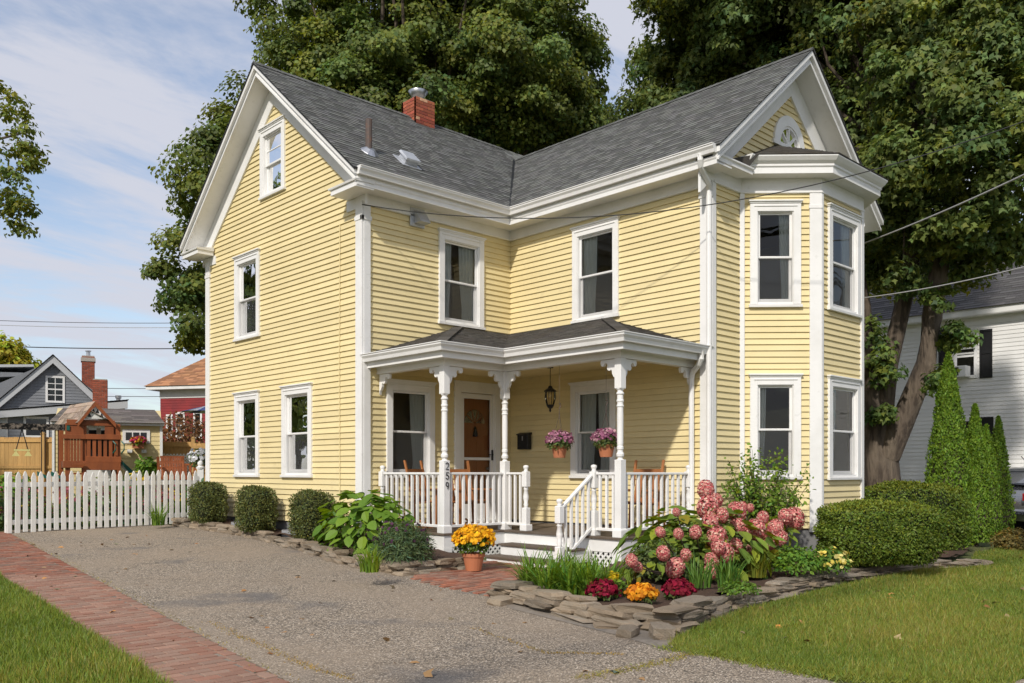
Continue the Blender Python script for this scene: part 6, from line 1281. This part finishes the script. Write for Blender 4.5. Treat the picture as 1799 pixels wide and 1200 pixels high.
mb = MB(TC); mb.add([(.13, -.66, 1.03), (.13, .66, 1.03), (.40, .62, 1.42), (.40, -.62, 1.42)], [(0, 1, 2, 3)]); mb.build('rear_window', 'black', car, recalc=False)
loft('bumper', [sec(-.06, .75, .32, .45, .55), sec(.1, .9, .28, .45, .58)], 'carpaint'); mb = MB(TC); mb.tube([(.5, 0, 1.5), (.25, 0, 1.75)], .01, 4); mb.build('antenna', 'black', car)
# ------------------------------------------------------------------ wires
def wire(name, label, a, b, sag, r=.008, m='cable', group=None):
    a = np.array(a, float); b = np.array(b, float); n = 24; mb = MB(); mb.tube([tuple(a+(b-a)*i/n-UP*sag*4*(i/n)*(1-i/n)) for i in range(n+1)], r, 5); tag(mb.build(name, m, None, smooth=True), label, 'wire', group)
e1_ = at(1905, 172, 11.5)
wire('overhead_wire', 'thin black wire from the house corner passing across the bay window', (-.05, -.06, 5.42), e1_, .75, .008)
wire('overhead_wire', 'thick grey service cable from the bay corner up to the right', (7.6, -4.5, 5.25), at(1900, 258, 11.2), .06, .013, 'cable_grey')
wire('overhead_wire', 'slack grey cable behind the bay running through the maple', (7.9, -2.0, 4.65), at(1905, 440, 12.0), .25, .010, 'cable_grey')
for i, (py, lab) in enumerate(((562, 'uppermost far telephone wire in the left sky'), (570, 'second far telephone wire in the left sky'), (607, 'heavy far cable crossing the left sky'), (677, 'far wire passing behind the brick chimneys'), (691, 'lowest far wire between chimney and red house'))):
    wire('telephone_wire', lab, at(-60, py-1, 60), at(420, py+4, 60), .15, .035 if i == 2 else .02, 'cable' if i != 1 else 'cable_grey')
for i, (y_, z_, r_) in enumerate(((-10.62, 6.95, .05), (-10.42, 6.95, .022), (-10.05, 6.95, .03))): wire('street_wire', ('thick bundled street cable', 'thin upper street cable', 'middle street cable')[i]+' strung along the kerb above the lawn', (-40, y_, z_), (40, y_, z_), .3, r_)
up_ = empty('utility_pole', (e1_[0], e1_[1], -.4), 'wooden utility pole by the kerb carrying the wires', 'pole'); mb = MB(); mb.tube([(e1_[0]+.1, e1_[1], -.6), (e1_[0]+.1, e1_[1], 9)], [.16, .11], 10); mb.build('pole', 'wood_pole', up_); mb = MB(); mb.bar((e1_[0]-.7, e1_[1], 8.4), (e1_[0]+.9, e1_[1], 8.4), .1, .12); mb.build('crossarm', 'wood_pole', up_)
# ------------------------------------------------------------------ trees
def crown(parent, blobs, n_clumps, per, m, size, tm, base=(1, 1, 1), rcl=(.5, .9), drop=.35, name='crown', up=.55, a=.2):
    "leaf clumps spread through the outer volume of several ellipsoids; each clump a drooping spray"
    w_ = np.array([b[1][0]*b[1][1]+b[1][0]*b[1][2] for b in blobs]); w_ = w_/w_.sum(); P = []; D = []; Cc = []
    cents = []
    for _ in range(n_clumps):
        b = blobs[rng.choice(len(blobs), p=w_)]; d = sph(1)[0]; rad = rng.random()**.42; c = np.array(b[0])+(d[0]*b[1][0]*RT+d[1]*b[1][1]*FW+d[2]*b[1][2]*UP)*rad
        if d[2] < -.55 and rng.random() < .5: continue
        cents.append(c); r = rng.uniform(*rcl); k = int(per*rng.uniform(.6, 1.4)); o = sph(k)*rng.random((k, 1))**.4*np.array([r, r, r*.6]); o[:, 2] -= drop*(o[:, 0]**2+o[:, 1]**2)/r
        dw = d[0]*RT+d[1]*FW+d[2]*UP; P.append(c+o); D.append(unit(o)*.5+dw*.45+np.array([0, 0, up])+rng.normal(0, .42, (k, 3))); br = rng.normal(1, .14); yl = rng.normal(0, .10)
        Cc.append(tint(k, a, .10, np.array(base)*br*np.array([1+yl, 1+.25*yl, 1-yl])))
    P = np.concatenate(P); D = np.concatenate(D); C = np.concatenate(Cc); n = len(P)
    o = scatter(name, m, parent, P, D, size*rng.uniform(.65, 1.25, n), tm, np.clip(C, .1, 3), axis=rng.normal(0, .6, (n, 3))+np.array([0, 0, -.6]), kind='stuff'); return cents
def limbs(parent, start, cents, n, r0=.12, name='limb'):
    mb = MB(); s = np.array(start, float)
    for c in [cents[i] for i in rng.choice(len(cents), min(n, len(cents)), replace=False)]:
        m1 = s+(c-s)*.35+UP*abs(np.linalg.norm(c-s))*.10+rng.normal(0, .25, 3); m2 = s+(c-s)*.7+UP*.3+rng.normal(0, .25, 3); mb.tube([s, m1, m2, c], [r0, r0*.6, r0*.35, r0*.1], 6)
    mb.build(name, 'bark', parent)
# big maple behind the house
bt = at(690, 829, 27); mt = empty('maple_tree', (bt[0], bt[1], .09), 'large spreading green maple tree rising behind the yellow house roof', 'tree')
mb = MB(); mb.tube([(bt[0], bt[1], -.2), (bt[0], bt[1], 2), (bt[0]+.2, bt[1], 6), (bt[0]+.2, bt[1], 9.5)], [.6, .48, .42, .25], 12); mb.build('trunk', 'bark', mt)
bl = [(at(740, 110, 27), (5.6, 4.5, 3.6)), (at(615, 175, 26), (2.2, 3.0, 2.2)), (at(905, 140, 26), (2.7, 3.2, 2.5)), (at(790, -40, 27.5), (4.3, 4, 2.6)), (at(455, 235, 25), (1.2, 2.0, 1.5)), (at(400, 330, 24), (1.4, 2.0, 1.8)), (at(338, 470, 23.5), (.85, 1.4, 1.4)), (at(350, 560, 23), (.5, 1.0, .95)), (at(980, 215, 26), (1.3, 2.0, 1.2)), (at(700, 230, 25), (4.0, 2.5, 1.8)), (at(1040, 260, 27), (1.6, 1.6, 1.0))]
ct = crown(mt, bl, 1300, 330, 'leaf_maple', .125, T_SMALL*np.array([1, 1.5, 1.5]), rcl=(.38, .78)); limbs(mt, (bt[0]+.2, bt[1], 6.5), ct, 40, .16)
# maple at the right, in front of the white house
rb = at(1548, 829, 19.2); rt_ = empty('maple_tree', (rb[0], rb[1], -.2), 'tall maple with forked grey trunk and drooping leaves beside the bay', 'tree')
def pz(px, py, Z): return tuple(at(px, py, Z))
mb = MB()
mb.tube([(rb[0], rb[1], -.3), pz(1548, 840, 19.2), pz(1546, 790, 19.2), pz(1545, 745, 19.2)], [.55, .40, .36, .33], 14)
mb.tube([pz(1546, 830, 19.2), pz(1538, 760, 19.2), pz(1520, 650, 19.0), pz(1512, 540, 19), pz(1495, 380, 19.2), pz(1440, 180, 20)], [.30, .27, .23, .21, .19, .13], 12)
mb.tube([pz(1547, 830, 19.2), pz(1548, 750, 19.1), pz(1562, 640, 18.9), pz(1590, 520, 18.8), pz(1612, 400, 18.8), pz(1615, 230, 19), pz(1590, 40, 19)], [.26, .23, .185, .17, .17, .14, .09], 12)
mb.tube([pz(1548, 850, 19.2), pz(1556, 800, 19.1), pz(1592, 725, 18.8), pz(1627, 640, 18.6), pz(1637, 560, 18.5), pz(1655, 440, 18.5), pz(1690, 280, 18.4), pz(1720, 100, 18.4)], [.33, .31, .245, .215, .205, .18, .14, .09], 12)
mb.build('trunk', 'bark', rt_, smooth=True)
bl = [(at(1230, 60, 22), (1.8, 2.4, 1.6)), (at(1380, 40, 21), (2.4, 2.6, 2.2)), (at(1560, 60, 20), (2.6, 2.8, 2.4)), (at(1180, 190, 22.5), (1.3, 1.6, .8)), (at(1520, 220, 20.5), (1.9, 2.2, 1.5)), (at(1680, 120, 17), (1.5, 1.6, 1.7)), (at(1770, 200, 16.5), (1.2, 1.5, 1.5)), (at(1640, 270, 17), (1.1, 1.3, .9)), (at(1730, 330, 16.8), (.95, 1.2, .8)), (at(1600, 350, 18.5), (1.1, 1.4, 1.0)), (at(1570, 470, 20), (.75, 1.0, .8)), (at(1690, 420, 18), (.7, 1.0, .45)), (at(1290, 140, 22.5), (2.6, 2, 1.4)), (at(1780, 30, 17), (1.5, 1.6, 1.2)), (at(1450, -60, 20), (4.5, 3.5, 1.6)), (at(1540, 420, 20.5), (.8, .9, 1.0)), (at(1545, 330, 18), (.9, .8, .9)), (at(1640, 410, 17.6), (.8, .7, .6)), (at(1575, 470, 17.9), (.5, .5, .6)), (at(1700, 470, 18.5), (.5, .6, .35)), (at(1760, 420, 18), (.6, .6, .4))]
ct = crown(rt_, bl, 1250, 200, 'leaf_dark', .125, T_MAPLE, rcl=(.32, .62), base=(1.05, 1, .9), drop=.7); limbs(rt_, at(1600, 330, 19), ct, 36, .10)
bl = [(at(1545, 640, 18.7), (.38, .5, .55)), (at(1680, 590, 18.2), (.35, .5, .3)), (at(1650, 660, 18.2), (.3, .4, .22)), (at(1555, 725, 18.5), (.25, .3, .2)), (at(1530, 590, 19), (.3, .4, .4)), (at(1640, 520, 18.1), (.35, .4, .5))]
crown(rt_, bl, 46, 60, 'leaf_dark', .13, T_MAPLE, rcl=(.18, .34), base=(1.0, 1.05, .9), name='low_sprays')
# branches reaching in from the left
lb = at(-330, 829, 17); lt_ = empty('shade_tree', (lb[0], lb[1], 0), 'tree at the left edge with branches of narrow leaves reaching in', 'tree'); mb = MB(); mb.tube([(lb[0], lb[1], -.3), (lb[0], lb[1], 3), at(-300, 380, 17), at(-280, 150, 17)], [.4, .32, .25, .12], 10)
for a_, b_ in (((-290, 420), (40, 360)), ((-290, 380), (55, 230)), ((-285, 300), (20, 170)), ((-290, 420), (30, 300))): p, q = at(*a_, 17), at(*b_, 16.5); mb.tube([p, (p+q)/2+UP*.35, q], [.10, .05, .012], 6)
mb.build('trunk', 'bark', lt_)
sprays = [(8, 150), (22, 170), (36, 190), (52, 205), (40, 225), (12, 200), (20, 235), (48, 255), (62, 268), (30, 262), (8, 262), (50, 285), (22, 300), (5, 300), (38, 318), (8, 330), (25, 345), (48, 352), (55, 362), (10, 365), (32, 372), (22, 388), (38, 400), (5, 345), (-10, 240), (-12, 300), (-15, 190)]
crown(lt_, [(at(-150, 250, 17), (1.0, 1.5, 2.0))], 40, 90, 'leaf_maple', .12, T_LEAF, rcl=(.3, .5), base=(1.1, 1.05, .9), name='outer_crown')
crown(lt_, [(at(a_+random.uniform(-5, 5), b_, 16.5+random.uniform(-.4, .4)), (.16, .25, .09)) for a_, b_ in sprays], 120, 24, 'leaf_maple', .095, T_LEAF, rcl=(.10, .24), base=(1.1, 1.05, .9))
for (x_, y_, lab) in ((-17, 16, 'bushy neighbour tree left of the lawn, mirrored in the gable windows'), (-22, 8, 'second neighbour tree left of the lawn, mirrored in the gable windows'), (-13, 25, 'third neighbour tree behind the left lawn, mirrored in the gable windows')):
    nt_ = empty('neighbour_tree', (x_, y_, 0), lab, 'tree'); mb = MB(); mb.tube([(x_, y_, -.2), (x_, y_, 6)], [.35, .2], 8); mb.build('trunk', 'bark', nt_)
    crown(nt_, [(np.array((x_, y_, 9.)), (4.2, 4.2, 6.0)), (np.array((x_+1, y_, 4.)), (3.5, 3.5, 2.6))], 240, 60, 'leaf_maple', .36, T_MAPLE, rcl=(.7, 1.2))
fb = at(18, 829, 52); ft = empty('far_tree', (fb[0], fb[1], 0), 'far yellowing tree above the grey house roof', 'tree'); mb = MB(); mb.tube([(fb[0], fb[1], 0), (fb[0], fb[1], 7)], [.3, .1], 8); mb.build('trunk', 'bark', ft)
crown(ft, [(at(10, 622, 52), (1.3, 1.3, 1.2)), (at(-15, 640, 52), (2.2, 1.5, 1.4)), (at(38, 640, 52), (.8, 1, .8))], 120, 60, 'leaf_maple', .30, T_LEAF, rcl=(.3, .6), base=(3.4, 2.2, 1.0))
